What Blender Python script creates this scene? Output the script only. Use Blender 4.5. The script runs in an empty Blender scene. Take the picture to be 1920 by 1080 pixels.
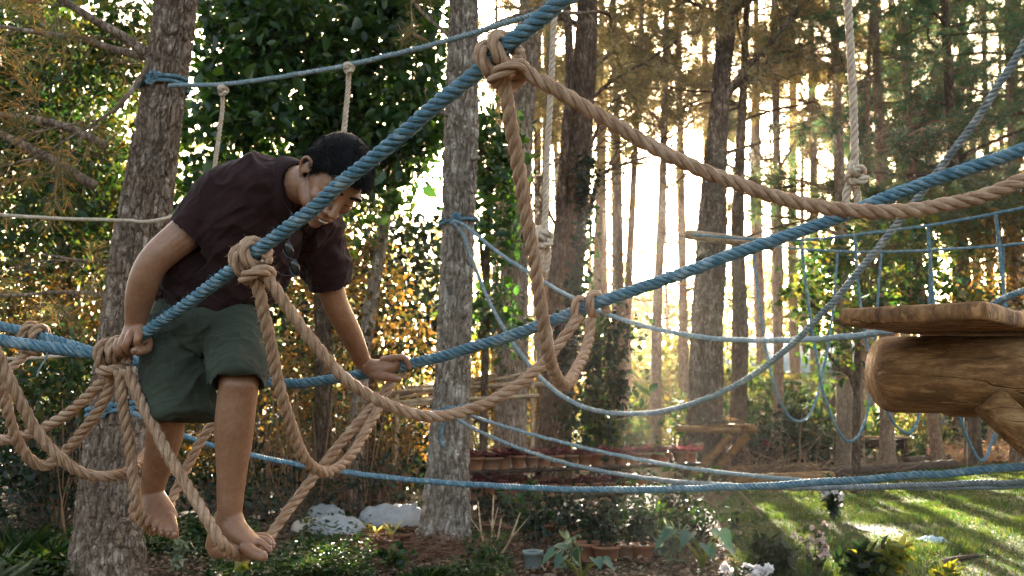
import bpy, math, random
import numpy as np
from mathutils import Vector
random.seed(7)
RNG = np.random.default_rng(11)
SC = bpy.context.scene
COL = SC.collection
FPX = 1867.0                       # focal length in photo pixels (1920 wide)
PITCH = math.radians(6.1)
CAM = np.array([0.0, 0.0, 1.5])
FWD = np.array([0, math.cos(PITCH), math.sin(PITCH)])
UPV = np.array([0, -math.sin(PITCH), math.cos(PITCH)])
RT = np.array([1.0, 0, 0])

def ray(px, py):
    return FWD + (px - 960) / FPX * RT + (540 - py) / FPX * UPV
def W(px, py, d):
    "world point seen at pixel (px,py) at depth d"
    return CAM + d * ray(px, py)
def G(px, py, z=0.0):
    r = ray(px, py)
    return CAM + r * ((z - CAM[2]) / r[2])
def WY(px, py, y):
    r = ray(px, py)
    return CAM + r * ((y - CAM[1]) / r[1])
def nrm(v):
    v = np.asarray(v, float)
    return v / (np.linalg.norm(v, axis=-1, keepdims=True) + 1e-12)

# ---------- noise ----------
def _h(i):
    s = np.sin(i[..., 0] * 127.1 + i[..., 1] * 311.7 + i[..., 2] * 74.7) * 43758.5453
    return s - np.floor(s)
def vnoise(P):
    P = np.asarray(P, float)
    i = np.floor(P); f = P - i; u = f * f * (3 - 2 * f)
    r = 0
    for dx in (0, 1):
        for dy in (0, 1):
            for dz in (0, 1):
                w = (u[..., 0] if dx else 1 - u[..., 0]) * (u[..., 1] if dy else 1 - u[..., 1]) * (u[..., 2] if dz else 1 - u[..., 2])
                r = r + w * _h(i + np.array([dx, dy, dz]))
    return r
def fbm(P, oct=4):
    P = np.asarray(P, float); a, r, t = 1.0, 0, 0
    for k in range(oct):
        r = r + a * vnoise(P * 2 ** k + 17.3 * k); t += a; a *= 0.5
    return r / t

# ---------- paths ----------
def crom(P, n=12):
    "Catmull-Rom (centripetal-ish uniform) through the points"
    P = np.asarray(P, float)
    Q = np.vstack([2 * P[0] - P[1], P, 2 * P[-1] - P[-2]])
    out = []
    for k in range(1, len(Q) - 2):
        t = np.linspace(0, 1, n, endpoint=False)[:, None]
        a, b, c, d = Q[k - 1], Q[k], Q[k + 1], Q[k + 2]
        out.append(0.5 * (2 * b + (c - a) * t + (2 * a - 5 * b + 4 * c - d) * t ** 2 + (3 * b - a - 3 * c + d) * t ** 3))
    out.append(Q[-2][None])
    return np.vstack(out)
def resample(P, step):
    P = np.asarray(P, float)
    s = np.r_[0, np.cumsum(np.linalg.norm(np.diff(P, axis=0), axis=1))]
    n = max(3, int(math.ceil(s[-1] / step)) + 1)
    t = np.linspace(0, s[-1], n)
    return np.stack([np.interp(t, s, P[:, k]) for k in range(P.shape[1])], 1), t
def frames(P, ref=None):
    P = np.asarray(P, float)
    T = np.gradient(P, axis=0); T = nrm(T)
    if ref is None:
        ref = np.array([0, 0, 1.0]) if abs(T[0, 2]) < 0.8 else np.array([1.0, 0, 0])
    N = np.zeros_like(P); n = ref - T[0] * np.dot(ref, T[0])
    for k in range(len(P)):
        n = n - T[k] * np.dot(n, T[k]); n = n / (np.linalg.norm(n) + 1e-12); N[k] = n
    return T, N, np.cross(T, N)

# ---------- mesh assembly ----------
class MB:
    def __init__(s):
        s.V = []; s.F = []; s.n = 0; s.UV = []; s.hasuv = False
    def add(s, V, F, uv=None):
        V = np.asarray(V, float).reshape(-1, 3); s.V.append(V)
        for f in (F if isinstance(F, list) else [F]):
            s.F.append(np.asarray(f, int) + s.n)
        s.UV.append(uv if uv is not None else np.zeros((len(V), 2)))
        if uv is not None: s.hasuv = True
        s.n += len(V)
        return s
    def tube(s, P, R, sides=8, cap=True, ref=None, uv=False):
        P = np.asarray(P, float); n = len(P)
        R = np.broadcast_to(np.asarray(R, float), (n,)) if np.ndim(R) < 2 else R
        T, N, B = frames(P, ref)
        a = np.linspace(0, 2 * math.pi, sides, endpoint=False)
        V = P[:, None, :] + R[:, None, None] * (np.cos(a)[None, :, None] * N[:, None, :] + np.sin(a)[None, :, None] * B[:, None, :])
        i = np.arange(n - 1)[:, None] * sides; j = np.arange(sides)[None, :]; j2 = (j + 1) % sides
        F = np.stack([i + j, i + j2, i + sides + j2, i + sides + j], -1).reshape(-1, 4)
        V = V.reshape(-1, 3); fl = [F]
        if uv:
            L = np.r_[0, np.cumsum(np.linalg.norm(np.diff(P, axis=0), axis=1))]
            U = np.stack([np.repeat(L, sides), np.tile(np.abs(np.linspace(-1, 1, sides, endpoint=False)), n)], 1)
        else: U = None
        if cap:
            V = np.vstack([V, P[0], P[-1]]); c0, c1 = n * sides, n * sides + 1
            k = np.arange(sides); k2 = (k + 1) % sides; e = (n - 1) * sides
            fl.append(np.stack([k2, k, np.full(sides, c0)], 1)); fl.append(np.stack([e + k, e + k2, np.full(sides, c1)], 1))
            if uv: U = np.vstack([U, U[0], U[-1]])
        s.add(V, fl, U); return s
    def box(s, c, size, rz=0.0, ax=None):
        h = np.array(size) / 2.0
        V = np.array([[x, y, z] for x in (-1, 1) for y in (-1, 1) for z in (-1, 1)]) * h
        if ax is not None: V = V @ np.array(ax)
        else:
            ca, sa = math.cos(rz), math.sin(rz); V = V @ np.array([[ca, sa, 0], [-sa, ca, 0], [0, 0, 1]])
        F = np.array([[0, 1, 3, 2], [4, 6, 7, 5], [0, 4, 5, 1], [2, 3, 7, 6], [0, 2, 6, 4], [1, 5, 7, 3]])
        return s.add(V + np.array(c), F)
    def lathe(s, prof, c=(0, 0, 0), sides=20):
        prof = np.asarray(prof, float); n = len(prof)
        a = np.linspace(0, 2 * math.pi, sides, endpoint=False)
        V = np.stack([prof[:, 0:1] * np.cos(a), prof[:, 0:1] * np.sin(a), np.repeat(prof[:, 1:2], sides, 1)], -1).reshape(-1, 3)
        i = np.arange(n - 1)[:, None] * sides; j = np.arange(sides)[None, :]; j2 = (j + 1) % sides
        F = np.stack([i + j, i + j2, i + sides + j2, i + sides + j], -1).reshape(-1, 4)
        return s.add(V + np.array(c), F)
    def mesh(s, name, smooth=True, origin=None):
        V = np.vstack(s.V)
        if origin is not None: V = V - np.asarray(origin)
        return mesh_np(name, V, s.F, smooth, np.vstack(s.UV) if s.hasuv else None)
    def build(s, name, m, parent=None, smooth=True, origin=None):
        if origin is None and parent is not None: origin = parent_origin(parent)
        return link(name, s.mesh(name, smooth, origin), m, parent)

def mesh_np(name, V, F, smooth=True, uv=None):
    me = bpy.data.meshes.new(name)
    F = [f for f in F if len(f)]
    me.vertices.add(len(V)); me.vertices.foreach_set('co', np.asarray(V, np.float32).ravel())
    li = np.concatenate([f.ravel() for f in F]); tot = np.concatenate([np.full(len(f), f.shape[1]) for f in F])
    st = np.r_[0, np.cumsum(tot)[:-1]]
    me.loops.add(len(li)); me.loops.foreach_set('vertex_index', li.astype(np.int32))
    me.polygons.add(len(tot)); me.polygons.foreach_set('loop_start', st.astype(np.int32)); me.polygons.foreach_set('loop_total', tot.astype(np.int32))
    if smooth: me.polygons.foreach_set('use_smooth', np.ones(len(tot), bool))
    if uv is not None:
        l = me.uv_layers.new(name='UVMap'); l.data.foreach_set('uv', uv[li].astype(np.float32).ravel())
    me.update(calc_edges=True)
    return me
def parent_origin(p):
    o = np.zeros(3)
    while p is not None:
        o += np.array(p.location); p = p.parent
    return o
def link(name, me, m, parent=None):
    o = bpy.data.objects.new(name, me); COL.objects.link(o)
    if m is not None: me.materials.append(m)
    if parent is not None: o.parent = parent
    return o
def tag(o, label, cat, group=None, kind=None):
    if label: o['label'] = label
    if cat: o['category'] = cat
    if group: o['group'] = group
    if kind: o['kind'] = kind
    return o
def thing(name, label, cat, loc=(0, 0, 0), group=None, rz=0.0):
    o = bpy.data.objects.new(name, None); COL.objects.link(o); o.empty_display_size = 0.1
    o.location = loc; o.rotation_euler = (0, 0, rz)
    return tag(o, label, cat, group)
def copy_tree(o, parent=None):
    c = o.copy(); COL.objects.link(c)
    if parent is not None: c.parent = parent
    for ch in list(o.children): copy_tree(ch, c)
    return c

# ---------- materials ----------
class NT:
    def __init__(s, name):
        s.m = bpy.data.materials.new(name); s.m.use_nodes = True; s.t = s.m.node_tree; s.t.nodes.clear()
        s.out = s.n('ShaderNodeOutputMaterial')
    def n(s, typ, **kw):
        nd = s.t.nodes.new(typ)
        for k, v in kw.items():
            if k.startswith('i_'):
                nd.inputs[k[2:].replace('_', ' ')].default_value = v
            else: setattr(nd, k, v)
        return nd
    def l(s, a, b): s.t.links.new(a, b)
    def ramp(s, fac, stops):
        r = s.n('ShaderNodeValToRGB'); e = r.color_ramp.elements
        while len(e) < len(stops): e.new(0.5)
        for k, (p, c) in enumerate(stops):
            e[k].position = p; e[k].color = (*c, 1)
        s.l(fac, r.inputs['Fac']); return r.outputs['Color']
    def noise(s, vec, scale, detail=3, rough=0.6):
        q = s.n('ShaderNodeTexNoise'); q.inputs['Scale'].default_value = scale; q.inputs['Detail'].default_value = detail
        q.inputs['Roughness'].default_value = rough
        if vec is not None: s.l(vec, q.inputs['Vector'])
        return q.outputs['Fac']
    def mapping(s, vec, sc):
        q = s.n('ShaderNodeMapping'); q.inputs['Scale'].default_value = sc; s.l(vec, q.inputs['Vector']); return q.outputs['Vector']
    def bump(s, h, strength, dist):
        b = s.n('ShaderNodeBump'); b.inputs['Strength'].default_value = strength; b.inputs['Distance'].default_value = dist
        s.l(h, b.inputs['Height']); return b.outputs['Normal']
    def mix(s, fac, a, b):
        q = s.n('ShaderNodeMixRGB')
        if isinstance(fac, float): q.inputs['Fac'].default_value = fac
        else: s.l(fac, q.inputs['Fac'])
        for sock, v in (('Color1', a), ('Color2', b)):
            if isinstance(v, tuple): q.inputs[sock].default_value = (*v, 1)
            else: s.l(v, q.inputs[sock])
        return q.outputs['Color']
    def bsdf(s, color, rough=0.8, normal=None, spec=0.3, **kw):
        p = s.n('ShaderNodeBsdfPrincipled')
        if isinstance(color, tuple): p.inputs['Base Color'].default_value = (*color, 1)
        else: s.l(color, p.inputs['Base Color'])
        p.inputs['Roughness'].default_value = rough; p.inputs['Specular IOR Level'].default_value = spec
        for k, v in kw.items(): p.inputs[k.replace('_', ' ')].default_value = v
        if normal is not None: s.l(normal, p.inputs['Normal'])
        return p
    def done(s, sh):
        s.l(sh.outputs[0], s.out.inputs['Surface']); return s.m
    def obj(s): return s.n('ShaderNodeTexCoord').outputs['Object']
    def island(s): return s.n('ShaderNodeNewGeometry').outputs['Random Per Island']

def leaf_mat(name, cols, trans=0.45, tcol=None, rough=0.45, spec=0.35):
    "leaf: reflecting and light-transmitting, each leaf its own tone"
    q = NT(name); r = q.island()
    n = len(cols); c = q.ramp(r, [(k / max(1, n - 1), col) for k, col in enumerate(cols)])
    p = q.bsdf(c, rough, spec=spec)
    t = q.n('ShaderNodeBsdfTranslucent')
    tc = [tuple(min(1, x * f) for x, f in zip(col, tcol or (1.9, 1.8, 0.8))) for col in cols]
    q.l(q.ramp(r, [(k / max(1, n - 1), col) for k, col in enumerate(tc)]), t.inputs['Color'])
    mx = q.n('ShaderNodeMixShader'); mx.inputs[0].default_value = trans
    q.l(p.outputs[0], mx.inputs[1]); q.l(t.outputs[0], mx.inputs[2])
    return q.done(mx)
def vor_edge(q, vec, scale, warp=.25, wscale=3.0):
    "distance to the borders of warped cells"
    nz = q.n('ShaderNodeTexNoise'); nz.inputs['Scale'].default_value = wscale; nz.inputs['Detail'].default_value = 3; q.l(vec, nz.inputs['Vector'])
    m = q.n('ShaderNodeVectorMath', operation='MULTIPLY_ADD'); q.l(nz.outputs['Color'], m.inputs[0]); m.inputs[1].default_value = (warp,) * 3; q.l(vec, m.inputs[2])
    v = q.n('ShaderNodeTexVoronoi', feature='DISTANCE_TO_EDGE'); v.inputs['Scale'].default_value = scale; q.l(m.outputs[0], v.inputs['Vector']); return v.outputs['Distance']
def bark_mat(name, dark, mid, light, lichen=0.5, scale=1.0):
    q = NT(name); o = q.obj()
    st = q.mapping(o, (14 * scale, 14 * scale, 3.2 * scale))
    n1 = q.noise(st, 1.0, 5, 0.65); n2 = q.noise(o, 9 * scale, 4, 0.6); n3 = q.noise(o, 70 * scale, 4, 0.75)
    c = q.ramp(n1, [(0.30, mid), (0.48, mid), (0.70, light)])
    lf = q.ramp(n2, [(0.50, (0, 0, 0)), (0.62, (lichen,) * 3)]); n5 = q.noise(o, 2.2 * scale, 3, .6); c = q.mix(q.ramp(n5, [(.42, (.55,) * 3), (.58, (0, 0, 0))]), c, tuple(x * .62 for x in mid))
    c = q.mix(lf, c, tuple(min(1, x * 1.35) for x in light))
    c = q.mix(q.ramp(n3, [(0.36, (0.6,) * 3), (0.52, (0, 0, 0))]), c, dark)
    cr = vor_edge(q, q.mapping(o, (17 * scale, 17 * scale, 3.6 * scale)), 1.0, 1.1, 1.6)          # long flaking plates
    c = q.mix(q.ramp(cr, [(0.03, (0.66,) * 3), (0.13, (0, 0, 0))]), c, dark)
    mx = q.n('ShaderNodeMath', operation='ADD'); q.l(q.ramp(cr, [(0.0, (0, 0, 0)), (.22, (1, 1, 1))]), mx.inputs[0]); q.l(n3, mx.inputs[1])
    return q.done(q.bsdf(c, 0.95, q.bump(mx.outputs[0], 1.0, 0.03 / scale), spec=0.12))
def plain(name, c, rough=0.85, var=0.25, scale=20.0, bump=0.3, bd=0.004, spec=0.25, stretch=(1, 1, 1)):
    q = NT(name); v = q.mapping(q.obj(), stretch); n = q.noise(v, scale, 5, 0.65); n2 = q.noise(v, scale * 0.17, 2)
    lo = tuple(x * (1 - var) for x in c); hi = tuple(min(1, x * (1 + var)) for x in c)
    cc = q.mix(0.5, q.ramp(n, [(0.3, lo), (0.7, hi)]), q.ramp(n2, [(0.35, lo), (0.65, hi)]))
    return q.done(q.bsdf(cc, rough, q.bump(n, bump, bd), spec=spec))
def rope_mat(name, base, worn, dark, fib=1.0):
    q = NT(name); uv = q.n('ShaderNodeUVMap').outputs[0]
    v = q.mapping(uv, (22, 4.5, 1)); n = q.noise(v, 1.0, 4, 0.7)
    n2 = q.noise(q.obj(), 23, 3, 0.6); n3 = q.noise(q.obj(), 5, 2)
    c = q.ramp(n, [(0.28, dark), (0.5, base), (0.78, worn)])
    c = q.mix(q.ramp(n2, [(0.52, (0, 0, 0)), (0.72, (0.75,) * 3)]), c, worn)
    c = q.mix(q.ramp(n3, [(0.4, (0, 0, 0)), (0.65, (0.35,) * 3)]), c, base)
    vb = q.mapping(uv, (60, 9, 1)); nb = q.noise(vb, 1.0, 3, 0.6)
    return q.done(q.bsdf(c, 0.8, q.bump(nb, 0.8, 0.003), spec=0.2))
def wood_mat(name, a, b, c3, stretch=(3, 30, 30), rough=0.7, crack=.5):
    q = NT(name); o = q.obj(); v = q.mapping(o, stretch)
    n = q.noise(v, 1.0, 8, 0.7); n2 = q.noise(o, 6, 4, .65); fine = q.mapping(o, tuple(x * 5 for x in stretch)); n3 = q.noise(fine, 1.0, 5, 0.75); n4 = q.noise(q.mapping(o, tuple(x ** .8 for x in stretch)), 3.0, 3)
    c = q.ramp(n, [(0.36, a), (0.49, b), (0.62, c3)])
    c = q.mix(q.ramp(n3, [(0.36, (.55,) * 3), (0.50, (0, 0, 0))]), c, a)
    c = q.mix(q.ramp(n2, [(0.46, (0, 0, 0)), (0.62, (0.6,) * 3)]), c, a)
    c = q.mix(q.ramp(n4, [(0.58, (0, 0, 0)), (0.66, (0.5,) * 3)]), c, tuple(min(1, x * 1.25) for x in c3))
    ck = vor_edge(q, q.mapping(o, tuple(x * .35 for x in stretch)), 1.0, 1.4, 1.2)
    c = q.mix(q.ramp(ck, [(0.004, (crack,) * 3), (0.018, (0, 0, 0))]), c, tuple(x * .35 for x in a))
    mx = q.n('ShaderNodeMath', operation='ADD'); q.l(n3, mx.inputs[0]); q.l(q.ramp(ck, [(0.0, (0, 0, 0)), (.03, (1, 1, 1))]), mx.inputs[1])
    return q.done(q.bsdf(c, rough, q.bump(mx.outputs[0], 0.8, 0.006), spec=0.3))

# ---------- leaves ----------
def leaves(P, axis, normal, L, Wd, fold=0.18, droop=0.12):
    "N folded oval leaves as two quads each"
    N = len(P); axis = nrm(axis); side = nrm(np.cross(axis, normal)); nn = np.cross(side, axis)
    L = np.broadcast_to(np.asarray(L, float), (N,))[:, None]; Wd = np.broadcast_to(np.asarray(Wd, float), (N,))[:, None]
    b = P; tip = P + axis * L - nn * L * droop
    r1 = P + axis * L * 0.30 + side * Wd * 0.5 + nn * Wd * fold; r2 = P + axis * L * 0.66 + side * Wd * 0.42 + nn * (Wd * fold - L * droop * .4)
    l1 = P + axis * L * 0.30 - side * Wd * 0.5 + nn * Wd * fold; l2 = P + axis * L * 0.66 - side * Wd * 0.42 + nn * (Wd * fold - L * droop * .4)
    V = np.stack([b, r1, r2, tip, l2, l1], 1).reshape(-1, 3)
    i = (np.arange(N) * 6)[:, None]
    F = np.concatenate([i + np.array([[0, 1, 2, 3]]), i + np.array([[0, 3, 4, 5]])], 0)
    return V, F
def rdir(n, up=0.0):
    v = RNG.normal(size=(n, 3)); v[:, 2] += up
    return nrm(v)
def needles(P, D, k, L, w, spread=0.8):
    "k needles round each tuft point P growing along D"
    N = len(P); P = np.repeat(P, k, 0); D = np.repeat(nrm(D), k, 0)
    P = P + RNG.normal(size=P.shape) * 0.02
    a = nrm(D + RNG.normal(size=D.shape) * spread); s = nrm(np.cross(a, RNG.normal(size=a.shape)))
    l = (L * RNG.uniform(0.65, 1.1, len(P)))[:, None]
    mid = P + a * l * 0.55; tip = P + a * l + np.array([0, 0, -1]) * l * 0.12
    V = np.stack([P - s * w * .4, P + s * w * .4, mid + s * w * .5, tip, mid - s * w * .5], 1).reshape(-1, 3)
    i = (np.arange(len(P)) * 5)[:, None]
    return V, i + np.array([[0, 1, 2, 3, 4]])
USE_HAZE = True; HAZE = .0002; EXPO = 3.75
# ================= materials for ropes =================
M = {}
M['blue'] = rope_mat('blue_rope', (0.072, 0.152, 0.195), (0.34, 0.40, 0.41), (0.018, 0.05, 0.082))
M['pale'] = rope_mat('pale_blue_rope', (0.17, 0.225, 0.24), (0.46, 0.48, 0.465), (0.06, 0.10, 0.12))
M['grey'] = rope_mat('grey_rope', (0.15, 0.18, 0.185), (0.43, 0.45, 0.44), (0.03, 0.048, 0.055))
M['tan'] = rope_mat('tan_rope', (0.345, 0.205, 0.122), (0.56, 0.405, 0.275), (0.11, 0.055, 0.026))
M['cream'] = rope_mat('cream_rope', (0.47, 0.36, 0.26), (0.66, 0.56, 0.44), (0.24, 0.16, 0.10))

def rope_bm(b, P, D, strands=3, lay=3.0, fuzz=0, sides=7, phase=0.0):
    P, _ = resample(P, D * lay / 11.0)
    T, N, B = frames(P)
    s = np.r_[0, np.cumsum(np.linalg.norm(np.diff(P, axis=0), axis=1))]
    r = D * (0.262 if strands == 3 else 0.225); off = D * 0.5 - r * 0.93
    P = P + (np.stack([vnoise(np.c_[s_ * 9, s_ * 0 + q, s_ * 0]) for q in range(3) for s_ in [np.r_[0, np.cumsum(np.linalg.norm(np.diff(P, axis=0), axis=1))]]], 1) - .5) * D * .16
    for k in range(strands):
        a = phase + 2 * math.pi * (k / strands + s / (D * lay))
        C = P + off * (np.cos(a)[:, None] * N + np.sin(a)[:, None] * B)
        wv = 1 + .16 * (vnoise(np.c_[s / D * .55, np.full(len(s), k * 7.3 + P[0, 0]), s * 0]) - .5)
        b.tube(C, r * wv, sides, uv=True)
    if fuzz:
        n = int(s[-1] * fuzz); i = RNG.integers(0, len(P), n); a = RNG.uniform(0, 2 * math.pi, n)
        rd = np.cos(a)[:, None] * N[i] + np.sin(a)[:, None] * B[i]
        base = P[i] + rd * D * 0.44; d = nrm(rd * 0.9 + T[i] * RNG.normal(size=(n, 1)) * 0.8 + RNG.normal(size=(n, 3)) * .35)
        l = RNG.uniform(0.004, 0.017, n)[:, None] * (D / 0.034); sd = nrm(np.cross(d, RNG.normal(size=d.shape))) * 0.0006
        V = np.stack([base - sd, base + sd, base + d * l], 1).reshape(-1, 3)
        b.add(V, (np.arange(n) * 3)[:, None] + np.array([[0, 1, 2]]), np.zeros((n * 3, 2)))
    return P
def pxpath(pts, n=14):
    return crom([W(*p) for p in pts], n)
ROPES = {}
def rope(name, label, cat, pts, D, mat, strands=3, lay=3.0, fuzz=0, group=None, root=None, part='line', world=False):
    P = crom(pts, 14) if world else pxpath(pts)
    b = MB(); rope_bm(b, P, D, strands, lay, fuzz)
    if root is None:
        root = thing(name, label, cat, P[0], group)
    b.build(part, M[mat], root)
    return root, P
def near(P, c):
    i = int(np.argmin(np.linalg.norm(P - c, axis=1))); i = min(max(i, 1), len(P) - 2)
    return P[i], nrm(P[i + 1] - P[i - 1])
def knot(root, C, A, Dn, Db, Dt, mat, turns=2.0, ring=True, fuzz=500, spread=1.0):
    "coils round the carrying rope (axis A), then a ring round the tails that leave along Dn"
    A = nrm(A); Dn = nrm(Dn - A * np.dot(A, Dn)); S = np.cross(A, Dn)
    R = (Db + Dt) * 0.5 * 0.88; t = np.linspace(0, 1, int(26 * turns)); a = 2 * math.pi * turns * t + math.pi * 0.5
    P = [C + A * ((x - 0.5) * Dt * 1.05 * turns * spread) + R * (math.cos(y) * S + math.sin(y) * Dn) for x, y in zip(t, a)]
    b = MB(); rope_bm(b, np.array(P), Dt * 0.98, 3, 4.5, fuzz)
    if ring:
        c2 = C + Dn * (R + Dt * 0.78); t = np.linspace(0, 1, 30)
        r2 = Dt * 0.92
        P = [c2 + (A * math.cos(x * 2 * math.pi * 1.08 + 2.6) * r2 * 1.12 + S * math.sin(x * 2 * math.pi * 1.08 + 2.6) * r2) + Dn * (x - .5) * Dt * .8 - A * Dt * .1 for x in t]
        rope_bm(b, np.array(P), Dt * 0.98, 3, 4.5, fuzz)
    return b.build('knot', M[mat], root)
DOWN = np.array([0, 0, -1.0])
DB, DT = 0.038, 0.034

# ---- the two thick blue hand ropes ----
A_pts = [(-260, 590, 2.95), (0, 638, 2.98), (190, 662, 2.98), (270, 626, 2.90), (470, 480, 2.62), (700, 295, 2.40), (950, 88, 2.22), (1090, -30, 2.12), (1300, -205, 2.0)]
rA, PA = rope('hand_rope', 'thick blue hand rope crossing in front of the man and rising steeply', 'rope', A_pts, DB, 'blue', 4, 2.4, 520, 'thick blue hand ropes')
B_pts = [(-320, 545, 3.75), (0, 612, 3.7), (65, 627, 3.68), (240, 675, 3.62), (495, 716, 3.56), (620, 711, 3.5), (745, 690, 3.42), (930, 638, 3.25), (1105, 574, 3.1), (1330, 494, 2.97), (1560, 412, 2.85), (1720, 348, 2.76), (1920, 279, 2.66), (2150, 190, 2.6)]
rB, PB = rope('hand_rope', 'thick blue hand rope passing behind the man and under his far hand', 'rope', B_pts, DB, 'blue', 4, 2.4, 420, 'thick blue hand ropes')

def tan(label, pts, D=DT, mat='tan', fuzz=1500):
    return rope('net_rope', label, 'rope', pts, D, mat, 3, 3.0, fuzz, 'tan ropes of the climbing net')
# ---- tan net ropes ----
r, P = tan('tan rope hanging straight down from the highest knot, then looping up again',
  [(944, 128, 2.22), (952, 190, 2.24), (972, 320, 2.3), (997, 470, 2.36), (1020, 610, 2.43), (1036, 690, 2.52), (1060, 722, 2.68), (1083, 690, 2.88), (1103, 640, 3.02), (1108, 600, 3.07)])
c, ax = near(PA, W(938, 98, 2.22)); knot(r, c, ax, DOWN + np.array([.25, 0, 0]), DB, DT, 'tan')
c, ax = near(PB, W(1100, 577, 3.1)); knot(r, c, ax, DOWN, DB, DT * .9, 'tan', 2.0, False, spread=1.5)
r, P = tan('tan rope sweeping in a long shallow curve above the log platform',
  [(972, 124, 2.22), (1030, 160, 2.2), (1140, 228, 2.2), (1260, 295, 2.2), (1400, 352, 2.2), (1540, 389, 2.2), (1680, 397, 2.2), (1800, 378, 2.2), (1920, 338, 2.2), (2100, 260, 2.2)])
r, P = tan('long tan rope drooping from the knot at the chest to the far blue rope',
  [(492, 505, 2.6), (520, 545, 2.61), (570, 622, 2.64), (640, 705, 2.69), (710, 752, 2.74), (790, 780, 2.8), (860, 775, 2.86), (930, 748, 2.92), (1000, 700, 2.98), (1045, 650, 3.04), (1085, 592, 3.08)])
r, P = tan('tan rope in a deep loop between the chest knot and the far hand',
  [(476, 515, 2.61), (487, 545, 2.62), (503, 625, 2.66), (520, 715, 2.72), (545, 800, 2.8), (575, 865, 2.9), (612, 886, 3.0), (652, 862, 3.12), (692, 800, 3.26), (722, 740, 3.36), (738, 708, 3.4)])
c, ax = near(PA, W(470, 480, 2.62)); knot(r, c, ax, DOWN + np.array([.3, 0, 0]), DB, DT, 'tan')
c, ax = near(PB, W(747, 691, 3.42)); knot(r, c, ax, DOWN, DB, DT * .9, 'tan', 1.0, False)
r, P = tan('tan foot rope passing under the forward foot between the two hands',
  [(238, 690, 2.92), (262, 745, 2.9), (300, 828, 2.85), (345, 905, 2.8), (390, 978, 2.74), (418, 1022, 2.73), (446, 1042, 2.82), (478, 1036, 2.95), (505, 1008, 3.0), (550, 945, 3.08), (600, 880, 3.16), (655, 812, 3.26), (705, 755, 3.35), (735, 715, 3.4)])
r, P = tan('tan rope passing under the lifted foot and up behind the shorts',
  [(225, 692, 2.93), (230, 740, 2.93), (242, 840, 2.94), (253, 925, 2.96), (266, 978, 3.0), (287, 995, 3.08), (303, 978, 3.2), (322, 938, 3.3), (350, 880, 3.38), (385, 815, 3.44), (425, 760, 3.5), (470, 722, 3.56)])
c, ax = near(PA, W(214, 655, 2.97)); knot(r, c, ax, DOWN + np.array([.1, 0, 0]), DB, DT, 'tan')
r, P = tan('upper tan rope swinging from the gripping hand knot away to the edge of the net',
  [(206, 700, 3.0), (180, 728, 3.02), (140, 765, 3.05), (90, 798, 3.08), (40, 818, 3.1), (-20, 824, 3.12), (-120, 800, 3.15)])
r, P = tan('pale tan rope dropping from the gripping hand knot into a low loop beside the trunk',
  [(214, 702, 3.0), (190, 760, 3.03), (155, 808, 3.07), (118, 850, 3.1), (80, 874, 3.1), (45, 850, 3.06), (20, 795, 3.0), (3, 725, 2.95), (-20, 640, 2.9)])
r, P = tan('tan rope looping in front of the bark of the leaning pine to the lifted leg',
  [(-30, 620, 2.75), (5, 680, 2.78), (30, 740, 2.8), (65, 805, 2.84), (110, 858, 2.88), (160, 890, 2.93), (215, 893, 3.0), (255, 875, 3.15), (285, 838, 3.35), (325, 800, 3.5)])
r, P = tan('short tan rope tied with a knot to the far blue hand rope beyond the net',
  [(62, 648, 3.68), (45, 668, 3.66), (20, 690, 3.62), (-20, 712, 3.56), (-90, 740, 3.5)])
c, ax = near(PB, W(65, 627, 3.68)); knot(r, c, ax, DOWN, DB, DT, 'tan', 2.0, True)
rope('thin_line', 'thin tan line running level behind the net from the gripping hand', 'rope', [(-60, 672, 4.6), (0, 673, 4.6), (80, 670, 4.6), (165, 662, 4.6), (250, 655, 4.7)], 0.018, 'cream', 3, 3.0, 200)

# ---- tree 1 / tree 2 frames used by the tied ropes (same numbers as the trees below) ----
T1 = [(195, 1095, 0.26), (222, 800, 0.225), (250, 550, 0.195), (295, 250, 0.175), (332, 0, 0.162), (372, -330, 0.15), (430, -900, 0.11)]
T2 = [(834, 1018, 0.25), (846, 760, 0.185), (857, 500, 0.172), (864, 250, 0.16), (869, 0, 0.15), (874, -350, 0.14), (880, -900, 0.10)]
Y1, Y2 = G(195, 1090)[1], G(834, 1012)[1]
def wrap(root, tpts, Y, py, D, mat, turns=2.0, tilt=0.0, rext=1.06):
    pp = np.array([[p[0], p[1]] for p in tpts], float); o = np.argsort(pp[:, 1])
    px = np.interp(py, pp[o, 1], pp[o, 0]); r = np.interp(py, pp[o, 1], np.array([p[2] for p in tpts])[o]) * rext + D * .4
    c = WY(px, py, Y); b = MB(); t = np.linspace(0, 1, int(40 * turns))
    P = [c + np.array([r * math.cos(x * 2 * math.pi * turns), r * math.sin(x * 2 * math.pi * turns), (x - .5) * D * 1.15 * turns + tilt * math.cos(x * 2 * math.pi * turns)]) for x in t]
    rope_bm(b, np.array(P), D, 3, 3.0)
    q = c + np.array([-0.02, -r - D * .2, 0]); t = np.linspace(0, 1, 30)      # a tucked knot on the camera side
    K = [q + np.array([D * 1.5 * math.cos(9 * x) * (0.4 + .6 * x), -D * .5 - D * .5 * math.sin(7 * x), D * 1.4 * math.sin(11 * x)]) for x in t]
    rope_bm(b, np.array(K), D * .9, 3, 3.0)
    b.build('wrap', M[mat], root); return c, r
yq = Y1 - .2
r, P = rope('guy_rope', 'pale blue rope tied high on the leaning pine and stretched up behind the highest knot', 'rope',
  [(318, 160, 8.0), (420, 158, 7.8), (540, 142, 7.5), (650, 122, 7.2), (780, 92, 6.9), (900, 58, 6.6), (985, 32, 6.4), (1085, -2, 6.2), (1220, -50, 6.0)], 0.038, 'pale', 3, 2.2)
wrap(r, T1, Y1, 161, 0.036, 'blue', 2.0)
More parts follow.
